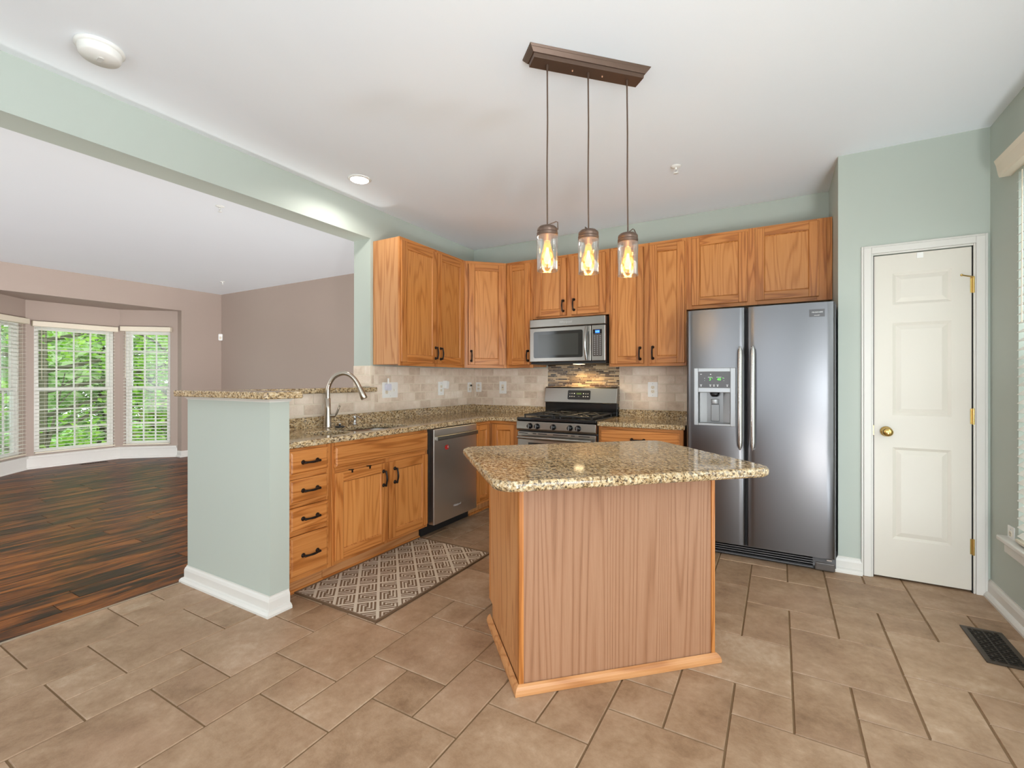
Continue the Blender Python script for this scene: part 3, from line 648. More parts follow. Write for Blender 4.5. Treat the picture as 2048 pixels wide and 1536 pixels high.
r_ = base_cab('oak base cabinet of four stacked drawers beside the peninsula wall end', (.002, -2.747, 0), R(90), .305, 'drawer_cabinet', [(0, .02), (.27, .305)], [(.104, .125), (.363, .388), (.525, .549), (.686, .711), (.845, .868)])
for a, b in ((.711, .850), (.548, .686), (.386, .524), (.127, .362)): cab_drawer(r_, .016, .275, a, b, -BD - .019)
r_ = base_cab('oak sink base cabinet with false drawer front and two worn doors', (.002, -2.440, 0), R(90), .903, 'sink_cabinet', [(0, .03), (.44, .49), (.873, .903)], [(.104, .13), (.675, .71), (.842, .868)])
cab_drawer(r_, .016, .894, .707, .843, -BD - .019, False, 'false_front')
da = cab_door(r_, .016, .462, .130, .676, -BD - .019, .420, .572); db = cab_door(r_, .476, .890, .130, .676, -BD - .019, .529, .575)
for x in (.146, .295): MB().box(x - .014, x + .014, -BD - .021, -BD + .0, .676, .681).box(x - .006, x + .006, -BD - .023, -BD - .019, .660, .676).build('child_latch', M['bronze'], da, .001)
cb = thing('corner_base_cabinet', 'L-shaped oak corner base cabinet with a folding door beside the dishwasher', 'cabinet', (0, 0, 0), 0, 'honey oak base cabinets')
MB().prism([(.003, -.003), (.003, -.858), (.591, -.858), (.591, -.591), (.925, -.591), (.925, -.003)], .104, BZT, 2).prism([(.003, -.003), (.003, -.858), (.525, -.858), (.525, -.525), (.925, -.525), (.925, -.003)], .001, .104, 2).build('carcass', M['oakside'], cb)
MB().box(.591, .610, -.858, -.838, .104, BZT, 2).box(.591, .610, -.838, -.591, .838, BZT, 1).box(.591, .610, -.838, -.610, .104, .120, 1).box(.61, .888, -.610, -.591, .838, BZT, 0).box(.61, .888, -.610, -.591, .104, .12, 0).box(.888, .926, -.610, -.591, .104, BZT, 2).build('face_frame', M['oak'], cb)
d = cab_door(cb, 0, .215, .122, .834, -.008, st=.05); d.matrix_local = Matrix.Translation((.601, -.836, 0)) @ Matrix.Rotation(R(90), 4, 'Z')
d = cab_door(cb, .627, .884, .122, .834, -.609, st=.055)
MB().sweep([(0, 0.001), (.016, 0.001), (.014, .010), (.008, .017), (0, .019)], [(.525, -.857), (.525, -.525), (.925, -.525)], side=-1).build('toe_moulding', M['oak'], cb)
r_ = base_cab('oak base cabinet with one wide drawer between range and refrigerator', (1.692, -.002, 0), 0, .681, 'base_cabinet', [(0, .03), (.651, .681)], [(.104, .13), (.66, .70), (.842, .868)])
cab_drawer(r_, .014, .654, .700, .841, -BD - .019); cab_door(r_, .014, .330, .13, .68, -BD - .019, .295, .58); cab_door(r_, .338, .654, .13, .68, -BD - .019, .373, .58)

# ------------------------------------------------------------------ worktops
CT0, CT1 = .868, .905
outer = [(.021, -2.7485), (.648, -2.7485), (.648, -.70), (.655, -.67), (.68, -.648), (.924, -.648), (.924, -.021), (.021, -.021)]
bowlA = rrect(.185, .555, -2.165, -1.640, .10, 8); bowlB = rrect(.290, .555, -2.430, -2.205, .09, 8)
wt = thing('granite_worktop', 'L-shaped speckled granite worktop with the sink cut into it', 'worktop', (0, 0, 0), 0, 'granite worktops')
MB().slab(outer, [bowlA[::-1], bowlB[::-1]], CT0, CT1, .008).build('slab', M['granite'], wt)
MB().box(.0085, .0285, -2.7485, -.0085, CT1 - .02, .980).box(.0285, .924, -.0285, -.0085, CT1 - .02, .975).build('upstand', M['granite'], wt, .003)
wt = thing('granite_worktop', 'short granite worktop between range and refrigerator', 'worktop', (0, 0, 0), 0, 'granite worktops')
MB().slab([(1.692, -.648), (2.388, -.648), (2.388, -.021), (1.692, -.021)], [], CT0, CT1, .008).build('slab', M['granite'], wt)
MB().box(1.692, 2.388, -.0285, -.0085, CT1 - .02, .975).build('upstand', M['granite'], wt, .003)
bar = [(-.232, -1.553), (-.232, -2.915), (-.217, -2.930), (.700, -2.930), (.715, -2.915), (.715, -2.715), (.700, -2.700), (.045, -2.700), (.045, -1.512), (.0095, -1.512), (.0095, -1.553)]
tag(MB().slab(bar, [], 1.1535, 1.192, .008).build('granite_bar_top', M['granite']), 'raised granite bar ledge capping the low peninsula wall', 'bar top')
# sink
def bowl(parent, x0, x1, y0, y1, r, depth):
    m = MB(); rings = []
    for ins, z in ((-.012, CT0 - .0012), (-.002, CT0 - .0012), (0, CT0 - .004), (.006, CT0 - depth * .8), (.03, CT0 - depth * .97), (.08, CT0 - depth)):
        rings.append([(p[0], p[1], z) for p in rrect(x0 + ins, x1 - ins, y0 + ins, y1 - ins, max(r - ins * .6, .02), 8)])
    k = len(rings[0]); vs = [p for q in rings for p in q]
    fs = [(j * k + i, (j + 1) * k + i, (j + 1) * k + (i + 1) % k, j * k + (i + 1) % k) for j in range(len(rings) - 1) for i in range(k)]
    m._add(vs, [tuple(reversed(f)) for f in fs], 2, .5, True); m._add(vs, [tuple((len(rings) - 1) * k + i for i in range(k))], 2, .5)
    b = m.build('basin', M['steel'], parent)
    MB().lathe([(0, 0), (.045, 0), (.045, .002), (.03, .004), (0, .003)], ((x0 + x1) / 2, (y0 + y1) / 2, CT0 - depth + .001)).build('drain', M['chrome'], b)
sk = thing('kitchen_sink', 'stainless double-bowl sink set under the granite worktop', 'sink')
bowl(sk, .182, .558, -2.168, -1.637, .10, .19); bowl(sk, .287, .558, -2.433, -2.202, .09, .15)
# faucet, plane of the spout roughly across the view
fa = thing('kitchen_faucet', 'brushed nickel gooseneck faucet with pull-down spray head behind the sink', 'faucet', (.136, -2.086, CT1 + .0008), R(29.8))
MB().lathe([(.0, 0), (.030, 0), (.030, .004), (.0285, .012), (.0215, .13), (.0195, .215), (.0, .215)], seg=28).build('body', M['nickel'], fa)
sp = [(0, 0, .21), (0, 0, .26), (.006, 0, .30), (.022, 0, .338), (.05, 0, .372), (.086, 0, .392), (.122, 0, .397), (.16, 0, .386), (.192, 0, .36), (.216, 0, .325), (.232, 0, .292)]
def smooth(pts, n=4):
    out = []; P = [Vector(p) for p in pts]
    for i in range(len(P) - 1):
        p0, p1, p2, p3 = P[max(i - 1, 0)], P[i], P[i + 1], P[min(i + 2, len(P) - 1)]
        for k in range(n):
            t = k / n; out.append(.5 * ((2 * p1) + (p2 - p0) * t + (2 * p0 - 5 * p1 + 4 * p2 - p3) * t * t + (3 * p1 - p0 - 3 * p2 + p3) * t ** 3))
    return out + [P[-1]]
MB().tube(smooth(sp), .0165, 16).build('spout', M['nickel'], fa)
MB().tube([(.231, 0, .294), (.236, 0, .284), (.252, 0, .250), (.268, 0, .214), (.270, 0, .210)], [.0175, .0185, .0215, .0255, .022], 18).build('spray_head', M['nickel'], fa)
MB().tube([(.015, 0, .085), (.045, 0, .085), (.058, 0, .088)], [.014, .014, .011], 12).tube([(.052, 0, .088), (.064, 0, .10), (.076, 0, .128), (.088, 0, .160)], [.009, .008, .0075, .006], 10, sy=.7).build('lever_handle', M['nickel'], fa)
MB().lathe([(0, 0), (.032, 0), (.033, .003), (.030, .007), (0, .008)]).build('base_ring', M['nickel'], fa)
st_ = thing('sink_stopper', 'small chrome knob on a black disc beside the faucet base', 'sink stopper', (.205, -2.035, CT1))
MB().lathe([(0, .0005), (.034, .0005), (.036, .005), (.032, .010), (0, .011)]).build('disc', M['blackm'], st_)
MB().lathe([(0, .010), (.008, .010), (.007, .02), (.011, .024), (.010, .030), (0, .032)]).build('knob', M['chrome'], st_)
sd = thing('soap_dispenser', 'small chrome soap pump on the worktop behind the right sink bowl', 'soap dispenser', (.135, -1.835, CT1 + .0008))
MB().lathe([(0, 0), (.020, 0), (.021, .004), (.013, .010), (.011, .045), (.015, .052), (.015, .064), (.008, .070), (0, .071)]).build('pump', M['chrome'], sd)
MB().tube([(0, 0, .064), (.03, 0, .066), (.055, 0, .058)], [.006, .005, .004], 8).build('nozzle', M['chrome'], sd)

# ------------------------------------------------------------------ island
IA = R(43.8); NI = (2.107, -2.779)
isl = thing('kitchen_island', 'freestanding kitchen island base of pale oak panels with honey oak corner trim', 'island', (NI[0], NI[1], 0), IA)
b0, b1, c0, c1 = .020, .926, .018, .618
MB().box(b0 + .004, b1 - .004, c0 + .006, c0 + .026, .0015, .867, 2).build('front_panel', M['oakpink'], isl)
MB().box(b0 + .003, b0 + .02, c0 + .027, c1, .105, .867, 2).box(b0 + .003, b0 + .02, c0 + .027, c1 - .055, .0015, .105, 2).build('side_panel', M['oakside'], isl)
MB().box(b1 - .02, b1 - .003, c0 + .027, c1, .105, .867, 2).box(b1 - .02, b1 - .003, c0 + .027, c1 - .055, .0015, .105, 2).build('side_panel', M['oakside'], isl)
for x0, x1 in ((b0, b0 + .020), (b1 - .018, b1)): MB().box(x0, x1, c0, c0 + .026, .0015, .867, 2).build('corner_trim', M['oak'], isl, .003)
MB().box(b0 + .021, b1 - .021, c0 + .028, c1 - .02, .105, .867, 2).box(b0 + .021, b1 - .021, c0 + .028, c1 - .06, .0015, .105, 0).build('carcass', M['oakside'], isl)
m = MB()
for a, b in ((b0 + .001, b0 + .035), (.45, .496), (b1 - .035, b1 - .001)): m.box(a, b, c1 + .0005, c1 + .019, .105, .867, 2)
for a, b in ((b0 + .035, .45), (.496, b1 - .035)):
    m.box(a, b, c1 + .0005, c1 + .019, .105, .135, 0).box(a, b, c1 + .0005, c1 + .019, .835, .867, 0)
m.build('face_frame', M['oak'], isl, .001, 1)
for a, b, hx in ((-.462, -.034, -.075), (-.914, -.482, -.52)):
    hx = {-.075: -.42, -.52: -.525}[hx]
    d = cab_door(isl, a, b, .125, .845, -.019, hx, .74); d.matrix_local = Matrix.Translation((0, c1 + .019, 0)) @ Matrix.Rotation(R(180), 4, 'Z')
MB().sweep([(-.018, .0012), (.0, .0012), (.0, .012), (-.003, .024), (-.009, .034), (-.018, .040)], [(0, c1 - .02), (0, 0), (.946, 0), (.946, c1 - .02)], side=-1, grain=0).build('base_moulding', M['oakside'], isl)
# order of plan loop is counter-clockwise seen from above, outward on the right
pts = rrect(-.128, 1.022, -.236, .648, .08, 8)
it = tag(MB().slab(pts, [], .8685, .907, .015, 5).build('granite_island_top', M['granite']), 'large speckled granite island top with rounded corners and edges', 'worktop')
it.location = (NI[0], NI[1], 0); it.rotation_euler = (0, 0, IA)

# ------------------------------------------------------------------ dishwasher
dwr = thing('dishwasher', 'dark stainless dishwasher built in beside the sink cabinet', 'dishwasher', (.0, -1.535, 0), R(90))
W0 = .674
MB().box(.002, W0 - .002, -.585, -.02, .105, .866).box(.006, W0 - .006, -.53, -.02, .001, .105).build('tub', M['blackm'], dwr)
MB().box(.040, .640, -.645, -.586, .102, .862).build('door', M['dwsteel'], dwr, .004)
hd = MB().box(.052, .628, -.672, -.660, .770, .806).build('handle', M['steelh'], dwr, .004)
for x in (.060, .590): MB().box(x, x + .03, -.661, -.644, .775, .800).build('bracket', M['steelh'], hd)
MB().text('Whirlpool', .026, front(.345, -.6455, .200), shear=.2).build('lettering', M['ink'], dwr)
MB().prism([(.027 * math.cos(R(15 * k)), .020 * math.sin(R(15 * k))) for k in range(24)], -.0006, .0008, M4=front(.205, -.646, .702)).build('sticker', M['red'], dwr)
MB().text('0', .026, front(.218, -.647, .702)).build('sticker_mark', M['inkw'], dwr)

# ------------------------------------------------------------------ gas range
rg = thing('gas_range', 'stainless gas range with black cooktop between the worktops', 'range', (.930, -.004, 0), 0)
W = .757
MB().box(.002, W - .002, -.600, -.03, .02, .885).box(.05, W - .05, -.56, -.06, .001, .02).build('body', M['dgrey'], rg)
m = MB(); m.box(.0005, W - .0005, -.66, -.06, .886, .915); m.build('cooktop', M['black'], rg, .008, 3)
m = MB(); m._add([(x, y, z) for x in (0.001, W - .001) for (y, z) in ((-.602, .796), (-.655, .796), (-.668, .812), (-.664, .880), (-.602, .885))], [(0, 1, 2, 3, 4), (9, 8, 7, 6, 5), (0, 5, 6, 1), (1, 6, 7, 2), (2, 7, 8, 3), (3, 8, 9, 4), (4, 9, 5, 0)], 0)
cpn = m.build('control_panel', M['steelh'], rg, .003)
for kx in (.140, .212, .370, .527, .601):
    k = MB().lathe([(0, 0), (.026, 0), (.026, .004), (.0215, .008), (.0205, .026), (.018, .030), (0, .030)], (kx, -.666, .840), 'y', 20).build('knob', M['black'], rg)
    MB().box(kx - .0045, kx + .0045, -.704, -.696, .822, .858).build('grip', M['lgrey'], k, .002)
od = MB().box(.004, W - .004, -.652, -.602, .20, .786).build('oven_door', M['steelh'], rg, .006)
MB().box(.115, W - .115, -.6535, -.650, .30, .690).build('window', M['mwglass'], od)
hp = [(.03 + (W - .06) * k / 16, -.692 - .018 * math.sin(math.pi * k / 16), .738) for k in range(17)]
MB().tube(hp, .015, 12).box(.03, .06, -.69, -.65, .728, .748).box(W - .06, W - .03, -.69, -.65, .728, .748).build('handle', M['steelh'], od)
m = MB()
for a, b in ((.02, .11), (.16, .195), (.215, .30), (.36, .50), (.53, .565), (.60, .70)): m.box(a, b, -.6528, -.650, .768, .775)
m.build('vent_slots', M['slot'], od)
MB().box(.004, W - .004, -.650, -.602, .03, .195).build('storage_drawer', M['steelh'], rg, .006)

m = MB(); m._add([(x, y, z) for x in (.0, W) for (y, z) in ((-.012, 1.025), (-.085, 1.028), (-.062, 1.170), (-.050, 1.183), (-.012, 1.183))], [(0, 1, 2, 3, 4), (9, 8, 7, 6, 5), (0, 5, 6, 1), (1, 6, 7, 2), (2, 7, 8, 3), (3, 8, 9, 4), (4, 9, 5, 0)], 0)
bk = m.build('backguard', M['steelh'], rg, .006, 3)
MB().box(.004, W - .004, -.062, -.012, .90, 1.026).build('backguard_base', M['black'], rg, .002)
TB = Matrix.Translation((.374, -.0745, 1.105)) @ Matrix.Rotation(R(-9), 4, 'X') @ FRONT
m = MB(); m.prism(rrect(-.118, .118, -.046, .046, .012), -.002, .003, M4=TB); pn = m.build('control_display', M['black'], rg)
m = MB()
for yy in (.012, -.016):
    for xx in (-.094, -.072, -.048, .048, .072, .094):
        m.prism([(xx + .006 * math.cos(R(45 * k)), yy + .004 * math.sin(R(45 * k))) for k in range(8)], .003, .0036, M4=TB)
m.text('START', .006, TB @ Matrix.Translation((0, -.016, .0032)))
m.build('buttons', M['ink'], pn)
MB().box(-.026, .026, .004, .020, .003, .0037, M4=TB).build('clock', M['dimgreen'], pn)
# grates and burners
for cx_ in (.200, .5575):
    for cy_ in (-.20, -.48):
        MB().lathe([(0, 0), (.048, 0), (.048, .008), (.034, .012), (.030, .018), (0, .019)], (cx_, cy_, .915), seg=20).build('burner', M['iron'], rg)
for gx0, gx1 in ((.055, .352), (.405, .702)):
    m = MB(); zt = .940
    for y in (-.055 - .02, -.335, -.60): m.box(gx0, gx1, y - .006, y + .006, zt - .012, zt)
    for x in (gx0, gx1): m.box(x - .006, x + .006, -.606, -.07, zt - .012, zt)
    xm = (gx0 + gx1) / 2
    for cy_ in (-.205, -.468):
        for a in range(4):
            an = R(45 + 90 * a); m.tube([(xm + .035 * math.cos(an), cy_ + .035 * math.sin(an), zt + .004), (xm + .15 * math.cos(an), cy_ + .13 * math.sin(an), zt - .006)], .006, 6)
        m.box(xm - .005, xm + .005, cy_ - .13, cy_ - .04, zt - .010, zt).box(xm - .005, xm + .005, cy_ + .04, cy_ + .13, zt - .010, zt)
    for x in (gx0, gx1):
        for y in (-.08, -.335, -.598): m.tube([(x, y, .9145), (x, y, zt - .006)], .007, 8)
    m.build('grate', M['iron'], rg)

# ------------------------------------------------------------------ microwave
mw = thing('microwave', 'stainless over-the-range microwave with blue lit clock', 'microwave', (.919, -.004, 1.416), 0)
W = .757; Hm = .414; F = -.368
MB().box(.003, W - .003, F + .02, -.004, .001, Hm - .002).build('casing', M['blackm'], mw)
MB().box(0, W, F - .018, F + .022, .336, Hm).build('vent_panel', M['steelh'], mw, .006)
MB().text('Whirlpool', .030, front(.375, F - .0185, .375), shear=.2).build('lettering', M['ink'], mw)
md = MB().box(0, .622, F - .018, F + .018, .008, .331).build('door', M['steelh'], mw, .006)
MB().prism(rrect(.045, .545, .045, .296, .016), -.0015, .0015, M4=front(0, F - .0185, 0)).build('window', M['mwglass'], md)
m = MB(); m.prism(rrect(.092, .502, .070, .266, .006), .0016, .0020, M4=front(0, F - .0185, 0)); m.build('screen', plain('window mesh', (.045, .048, .042, 1), .12), md)
hp = [(.585, F - .020 - .036 * math.sin(math.pi * k / 12), .020 + .300 * k / 12) for k in range(13)]
MB().tube(hp, [.017] * 13, 12, sy=.55).build('handle', M['steelp'], md)
MB().box(.626, W, F - .018, F + .018, .008, .331).build('control_panel', M['steelh'], mw, .006)
kp = MB().prism(rrect(.640, .728, .050, .292, .006), -.001, .0015, M4=front(0, F - .0185, 0)).build('keypad', plain('keypad film', (.075, .062, .052, 1), .3), mw)
MB().box(.644, .724, F - .0206, F - .0196, .252, .288).build('display_glass', M['black'], kp)
MB().box(.664, .706, F - .0214, F - .0206, .256, .284).build('display', M['bluelcd'], kp)
MB().text('8:20', .020, front(.685, F - .0218, .270)).build('digits', M['cyan'], kp)
m = MB()
for r2 in range(10):
    for c2 in range(3): m.box(.652 + c2 * .026, .652 + c2 * .026 + .013, F - .0204, F - .0198, .066 + r2 * .018, .066 + r2 * .018 + .004)
m.build('buttons', M['ink'], kp)
MB().box(.004, W - .004, F + .004, -.006, -.012, .001).build('underside', M['blackm'], mw)
MB().box(.40, .48, -.26, -.16, -.0145, -.0118).build('lamp_lens', M['warmlens'], mw)

# ------------------------------------------------------------------ refrigerator
rf = thing('refrigerator', 'stainless side-by-side refrigerator with ice and water dispenser', 'refrigerator', (2.405, -.02, 0), 0)
W = .930; YF = -.770; ZD0, ZD1 = .106, 1.757
MB().box(.010, W - .004, -.700, -.02, .03, 1.745).build('cabinet_body', M['dgrey'], rf)
def fr_door(x0, x1, dips=None):
    """bowed door, front bulging towards -y, with an optional recess cut through its front"""
    xs = [x0, x0 + .004, x0 + .015] ; n = 14
    for k in range(1, n): xs.append(x0 + .015 + (x1 - x0 - .03) * k / n)
    xs += [x1 - .015, x1 - .004, x1]
    if dips: xs = sorted(set(xs + [dips[0], dips[1]]))
    zs = [ZD0, ZD1] if not dips else [ZD0, dips[2], dips[3], ZD1]
    def yy(x):
        u = (x - x0) / (x1 - x0) * 2 - 1; y = YF + .030 * u * u * .35
        e = min(x - x0, x1 - x)
        return y + (.018 * (1 - math.sqrt(max(0, 1 - (1 - e / .015) ** 2))) if e < .015 else 0)
    m = MB(); vs = [(x, yy(x), z) for z in zs for x in xs]; k = len(xs); fs = []
    for j in range(len(zs) - 1):
        for i in range(k - 1):
            if dips and j == 1 and dips[0] <= xs[i] and xs[i + 1] <= dips[1]: continue
            fs.append((j * k + i, j * k + i + 1, (j + 1) * k + i + 1, (j + 1) * k + i))
    m._add(vs, fs, 2, .5, True)
    bk = [(x, -.705, z) for z in (ZD0, ZD1) for x in xs]; top = [(x, yy(x), z) for z in (ZD0, ZD1) for x in xs]
    m._add(top + bk, [(i + 1, i, 2 * k + i, 2 * k + i + 1) for i in range(k - 1)] + [(k + i, k + i + 1, 3 * k + i + 1, 3 * k + i) for i in range(k - 1)] + [(0, k, 3 * k, 2 * k), (2 * k - 1, k - 1, 3 * k - 1, 4 * k - 1), (2 * k, 3 * k, 4 * k - 1, 3 * k - 1)], 2, .5)
    return m
DX = (.098, .310, .945, 1.165)
fd = fr_door(.018, .402, DX).build('freezer_door', M['fridge'], rf)
ff = fr_door(.413, .917).build('refrigerator_door', M['fridge'], rf)
MB().box(.402, .413, -.745, -.70, ZD0, ZD1 - .004).build('seam', M['gap'], rf)
def long_handle(x):
    m = MB(); pr = [(-.0165, .010), (-.0165, .004), (-.010, -.006), (0, -.009), (.010, -.006), (.0165, .004), (.0165, .010)]
    n = 28; vs = []; z0, z1 = .772, 1.486
    for k in range(n + 1):
        t = k / n; z = z0 + (z1 - z0) * t; e = min(t, 1 - t) * (z1 - z0)
        wv = 1.0 if e > .05 else .25 + .75 * math.sqrt(max(0, 1 - (1 - e / .05) ** 2)); yc = YF - .028 - .016 * math.sin(math.pi * t)
        vs += [(x + a * wv, yc + b, z) for a, b in pr]
    q = len(pr); fs = [(j * q + i, (j + 1) * q + i, (j + 1) * q + (i + 1) % q, j * q + (i + 1) % q) for j in range(n) for i in range(q)]
    m._add(vs, [tuple(reversed(f)) for f in fs], 2, .5, True); m._add(vs, [tuple(range(q)), tuple(reversed(range(n * q, n * q + q)))], 2, .5)
    for z in (.80, 1.456): m.box(x - .009, x + .009, YF - .030, YF + .012, z - .02, z + .02)
    return m
long_handle(.372).build('handle', M['steelp'], fd); long_handle(.450).build('handle', M['steelp'], ff)
# dispenser
m = MB(); y = YF - .004
for a, b, c, d_ in ((.070, .098, .928, 1.340), (.310, .345, .928, 1.340), (.098, .310, .928, .945), (.098, .310, 1.165, 1.199), (.098, .310, 1.311, 1.340)): m.box(a, b, y, y + .022, c, d_)
dp = m.build('dispenser_frame', M['silver'], fd, .004)
pn = MB().box(.098, .310, y + .003, y + .02, 1.199, 1.311).build('dispenser_panel', M['dgrey'], fd)
MB().text('3', .026, front(.178, y + .0026, 1.258)).text('40', .026, front(.237, y + .0026, 1.258)).text('°', .022, front(.193, y + .0026, 1.262)).text('°', .022, front(.262, y + .0026, 1.262)).build('digits', M['green'], pn)
m = MB()
for xx in (.118, .180, .204, .228, .290): m.prism([(xx + .004 * math.cos(R(45 * k)), 1.211 + .004 * math.sin(R(45 * k))) for k in range(8)], 0, .0006, M4=front(0, y + .0028, 0)); m.box(xx - .007, xx + .007, y + .0022, y + .0028, 1.218, 1.221)
for xx in (.142, .142, .268, .268): m.box(xx - .002, xx + .002, y + .0022, y + .0028, 1.248, 1.252)
for xx in (.142, .268): m.box(xx - .002, xx + .002, y + .0022, y + .0028, 1.264, 1.268)
m.box(.164, .190, y + .0022, y + .0028, 1.272, 1.275).box(.220, .252, y + .0022, y + .0028, 1.272, 1.275).box(.112, .124, y + .0022, y + .0028, 1.293, 1.297).box(.178, .186, y + .0022, y + .0028, 1.291, 1.297)
m.build('symbols', M['inkw'], pn)
m = MB(); q = 8; yb = -.707                       # recessed bay, curved back
vs = [(x, yb_, z) for z in (.945, 1.165) for (x, yb_) in ((.098, YF), (.105, -.724), (.150, yb), (.258, yb), (.303, -.724), (.310, YF))]
m._add(vs, [(i, i + 1, 7 + i, 6 + i) for i in range(5)], 2, .5); m._add(vs, [(5, 4, 3, 2, 1, 0), (6, 7, 8, 9, 10, 11)], 2, .5)
bay = m.build('dispenser_bay', M['lgrey'], fd)
MB().lathe([(0, 0), (.020, 0), (.030, .012), (.034, .030), (0, .030)], (.206, -.740, 1.134), seg=20).build('ice_chute', M['black'], bay)
MB().lathe([(0, 0), (.024, 0), (.026, .030), (.0, .032)], (.206, -.735, 1.085), seg=20).build('paddle', M['silver'], bay, .002)
MB().box(.178, .234, -.722, -.712, .955, 1.080).build('lever', M['lgrey'], bay, .004)
bd = MB().box(.776, .860, -.7705, -.7615, 1.664, 1.712).build('badge', M['dgrey'], ff)
MB().text('FRIGIDAIRE', .0118, front(.820, -.7711, 1.692)).text('GALLERY', .0080, front(.818, -.7711, 1.672)).build('lettering', M['inkw'], bd)
MB().box(.018, .917, -.690, -.10, .004, .092).build('kick_plate', M['blackm'], rf, .004)
m = MB()
for k in range(5): m.box(.03, .80, -.700, -.688, .014 + k * .0155, .022 + k * .0155)
m.build('grille', M['dgrey'], rf)
M['hc'] = plain('dark bronze plastic', srgb(84, 78, 74), .35)
for a, b in ((.810, .922), (0, .022)): MB().box(a, b, -.705, -.60, .004, .060).build('hinge_cover', M['hc'], rf, .010, 3)
MB().box(.872, .900, -.745, -.70, .086, .096).build('hinge', M['chrome'], rf)

# ------------------------------------------------------------------ pendant fixture
EA = R(45.4); PC = (2.238, -2.330)
pl = thing('pendant_light', 'three-jar pendant light with brown bronze ceiling plate above the island', 'pendant light', (PC[0], PC[1], H), EA)
m = MB(); L2, W2 = .298, .061
def step(m, l0, w0, z0, l1, w1, z1):
    vs = [(-l0, -w0, z0), (l0, -w0, z0), (l0, w0, z0), (-l0, w0, z0), (-l1, -w1, z1), (l1, -w1, z1), (l1, w1, z1), (-l1, w1, z1)]
    m._add(vs, [(0, 1, 2, 3), (7, 6, 5, 4), (4, 5, 1, 0), (5, 6, 2, 1), (6, 7, 3, 2), (7, 4, 0, 3)], 0, .5)
step(m, L2, W2, -.0005, L2 - .006, W2 - .006, -.010); step(m, L2 - .006, W2 - .006, -.010, L2 - .020, W2 - .018, -.026); step(m, L2 - .024, W2 - .022, -.026, L2 - .026, W2 - .024, -.044)
m.build('ceiling_plate', M['bronze2'], pl, .001)
for x in (-.075, .075): MB().lathe([(0, 0), (.004, 0), (.004, .006), (0, .010)], M4=Matrix.Translation((x, 0, -.044)) @ Matrix.Rotation(R(180), 4, 'X'), seg=10).build('screw', plain('copper screw', srgb(190, 140, 110), .35, .6), pl)
ca, sa = math.cos(-EA), math.sin(-EA)
for i, (x, y) in enumerate(PEND):
    dx, dy = x - PC[0], y - PC[1]; lx, ly = dx * ca - dy * sa, dx * sa + dy * ca; zt = 1.952 - H
    MB().tube([(lx, 0, -.044), (lx + (.0005), 0, -.07)], [.006, .0045], 10).tube([(lx, 0, -.060), (lx + .0015, ly * .3, -.3), (lx - .001, ly * .6, -.5), (lx, ly, zt + .004)], .0036, 8).build('cord', M['bronze2'], pl)
    T = Matrix.Translation((lx, ly, zt - .046))
    cap = MB().lathe([(.0, .050), (.012, .049), (.016, .046), (.036, .042), (.0445, .034), (.046, .030), (.046, .020), (.0435, .018), (.0475, .014), (.0475, .009), (.0445, .007), (.0475, .003), (.0475, .0), (.020, .0), (.018, -.022), (.0, -.022)], M4=T, seg=32).build('cap', M['bronze2'], pl)
    bail = {0: [(.004, 0, .052), (.040, 0, .066), (.047, 0, .064), (.048, 0, .030)], 1: [(-.004, 0, .050), (-.02, -.03, .048), (-.02, -.045, .030)], 2: [(.006, 0, .052), (.026, .006, .068), (.031, .006, .064), (.034, -.02, .036)]}[i]
    MB().tube(bail, .0024, 6, M4=T @ Matrix.Rotation(R(-15), 4, 'Z')).build('wire_bail', M['bronze2'], cap)
    MB().lathe([(.0465, .0), (.0485, -.006), (.0485, -.152), (.0475, -.157), (.0455, -.157), (.0455, -.006), (.044, .0)], M4=T, seg=36, cap=False).build('glass_jar', M['jar'], pl)
    bl = MB().lathe([(.012, -.022), (.014, -.030), (.019, -.055), (.027, -.085), (.030, -.105), (.027, -.122), (.018, -.134), (.007, -.139), (0, -.140)], M4=T, seg=24, cap=False).build('bulb', M['amber'], pl)
    MB().lathe([(0, -.050), (.005, -.052), (.009, -.075), (.015, -.098), (.016, -.110), (.011, -.122), (0, -.127)], M4=T, seg=16, cap=False).build('filament', M['glow'], bl)
# recessed lamp, smoke detector, sprinklers
rl = thing('recessed_light', 'lit round recessed ceiling light near the sink wall', 'ceiling light', (.346, -1.977, H))
MB().lathe([(.064, -.009), (.066, -.011), (.080, -.005), (.084, -.001), (.064, -.001)], seg=32, cap=False).build('trim_ring', M['plastic'], rl)
MB().lathe([(0, -.012), (.062, -.010), (.066, -.002), (0, -.002)], seg=32).build('lens', M['led'], rl)
sm = thing('smoke_detector', 'round white smoke detector on the ceiling near the opening', 'smoke detector', (.405, -3.499, H))
MB().lathe([(.086, -.0008), (.088, -.010), (.083, -.014), (.078, -.016), (.0, -.016)], seg=40).build('mounting_plate', M['plastic'], sm)
bd = MB().lathe([(.076, -.016), (.077, -.022), (.074, -.040), (.068, -.050), (.0, -.052)], seg=40).build('housing', M['plastic'], sm)
MB().prism(rrect(-.022, .022, -.010, .010, .009), -.056, -.051).build('test_button', plain('light grey button', srgb(214, 214, 210), .4), sm)
def sprinkler(loc, label):
    s = thing('fire_sprinkler', label, 'sprinkler', loc, 0, 'ceiling sprinklers')
    MB().lathe([(.034, -.0008), (.034, -.004), (.022, -.010), (.014, -.012), (0, -.012)], seg=24).build('escutcheon', M['plastic'], s)
    MB().tube([(0, 0, -.012), (0, 0, -.026)], .007, 8).tube([(-.010, 0, -.024), (-.013, 0, -.036), (-.004, 0, -.048)], .0025, 6).tube([(.010, 0, -.024), (.013, 0, -.036), (.004, 0, -.048)], .0025, 6).build('frame', M['plastic'], s)
    MB().lathe([(0, -.047), (.017, -.048), (.017, -.050), (0, -.051)], seg=16).build('deflector', M['plastic'], s)
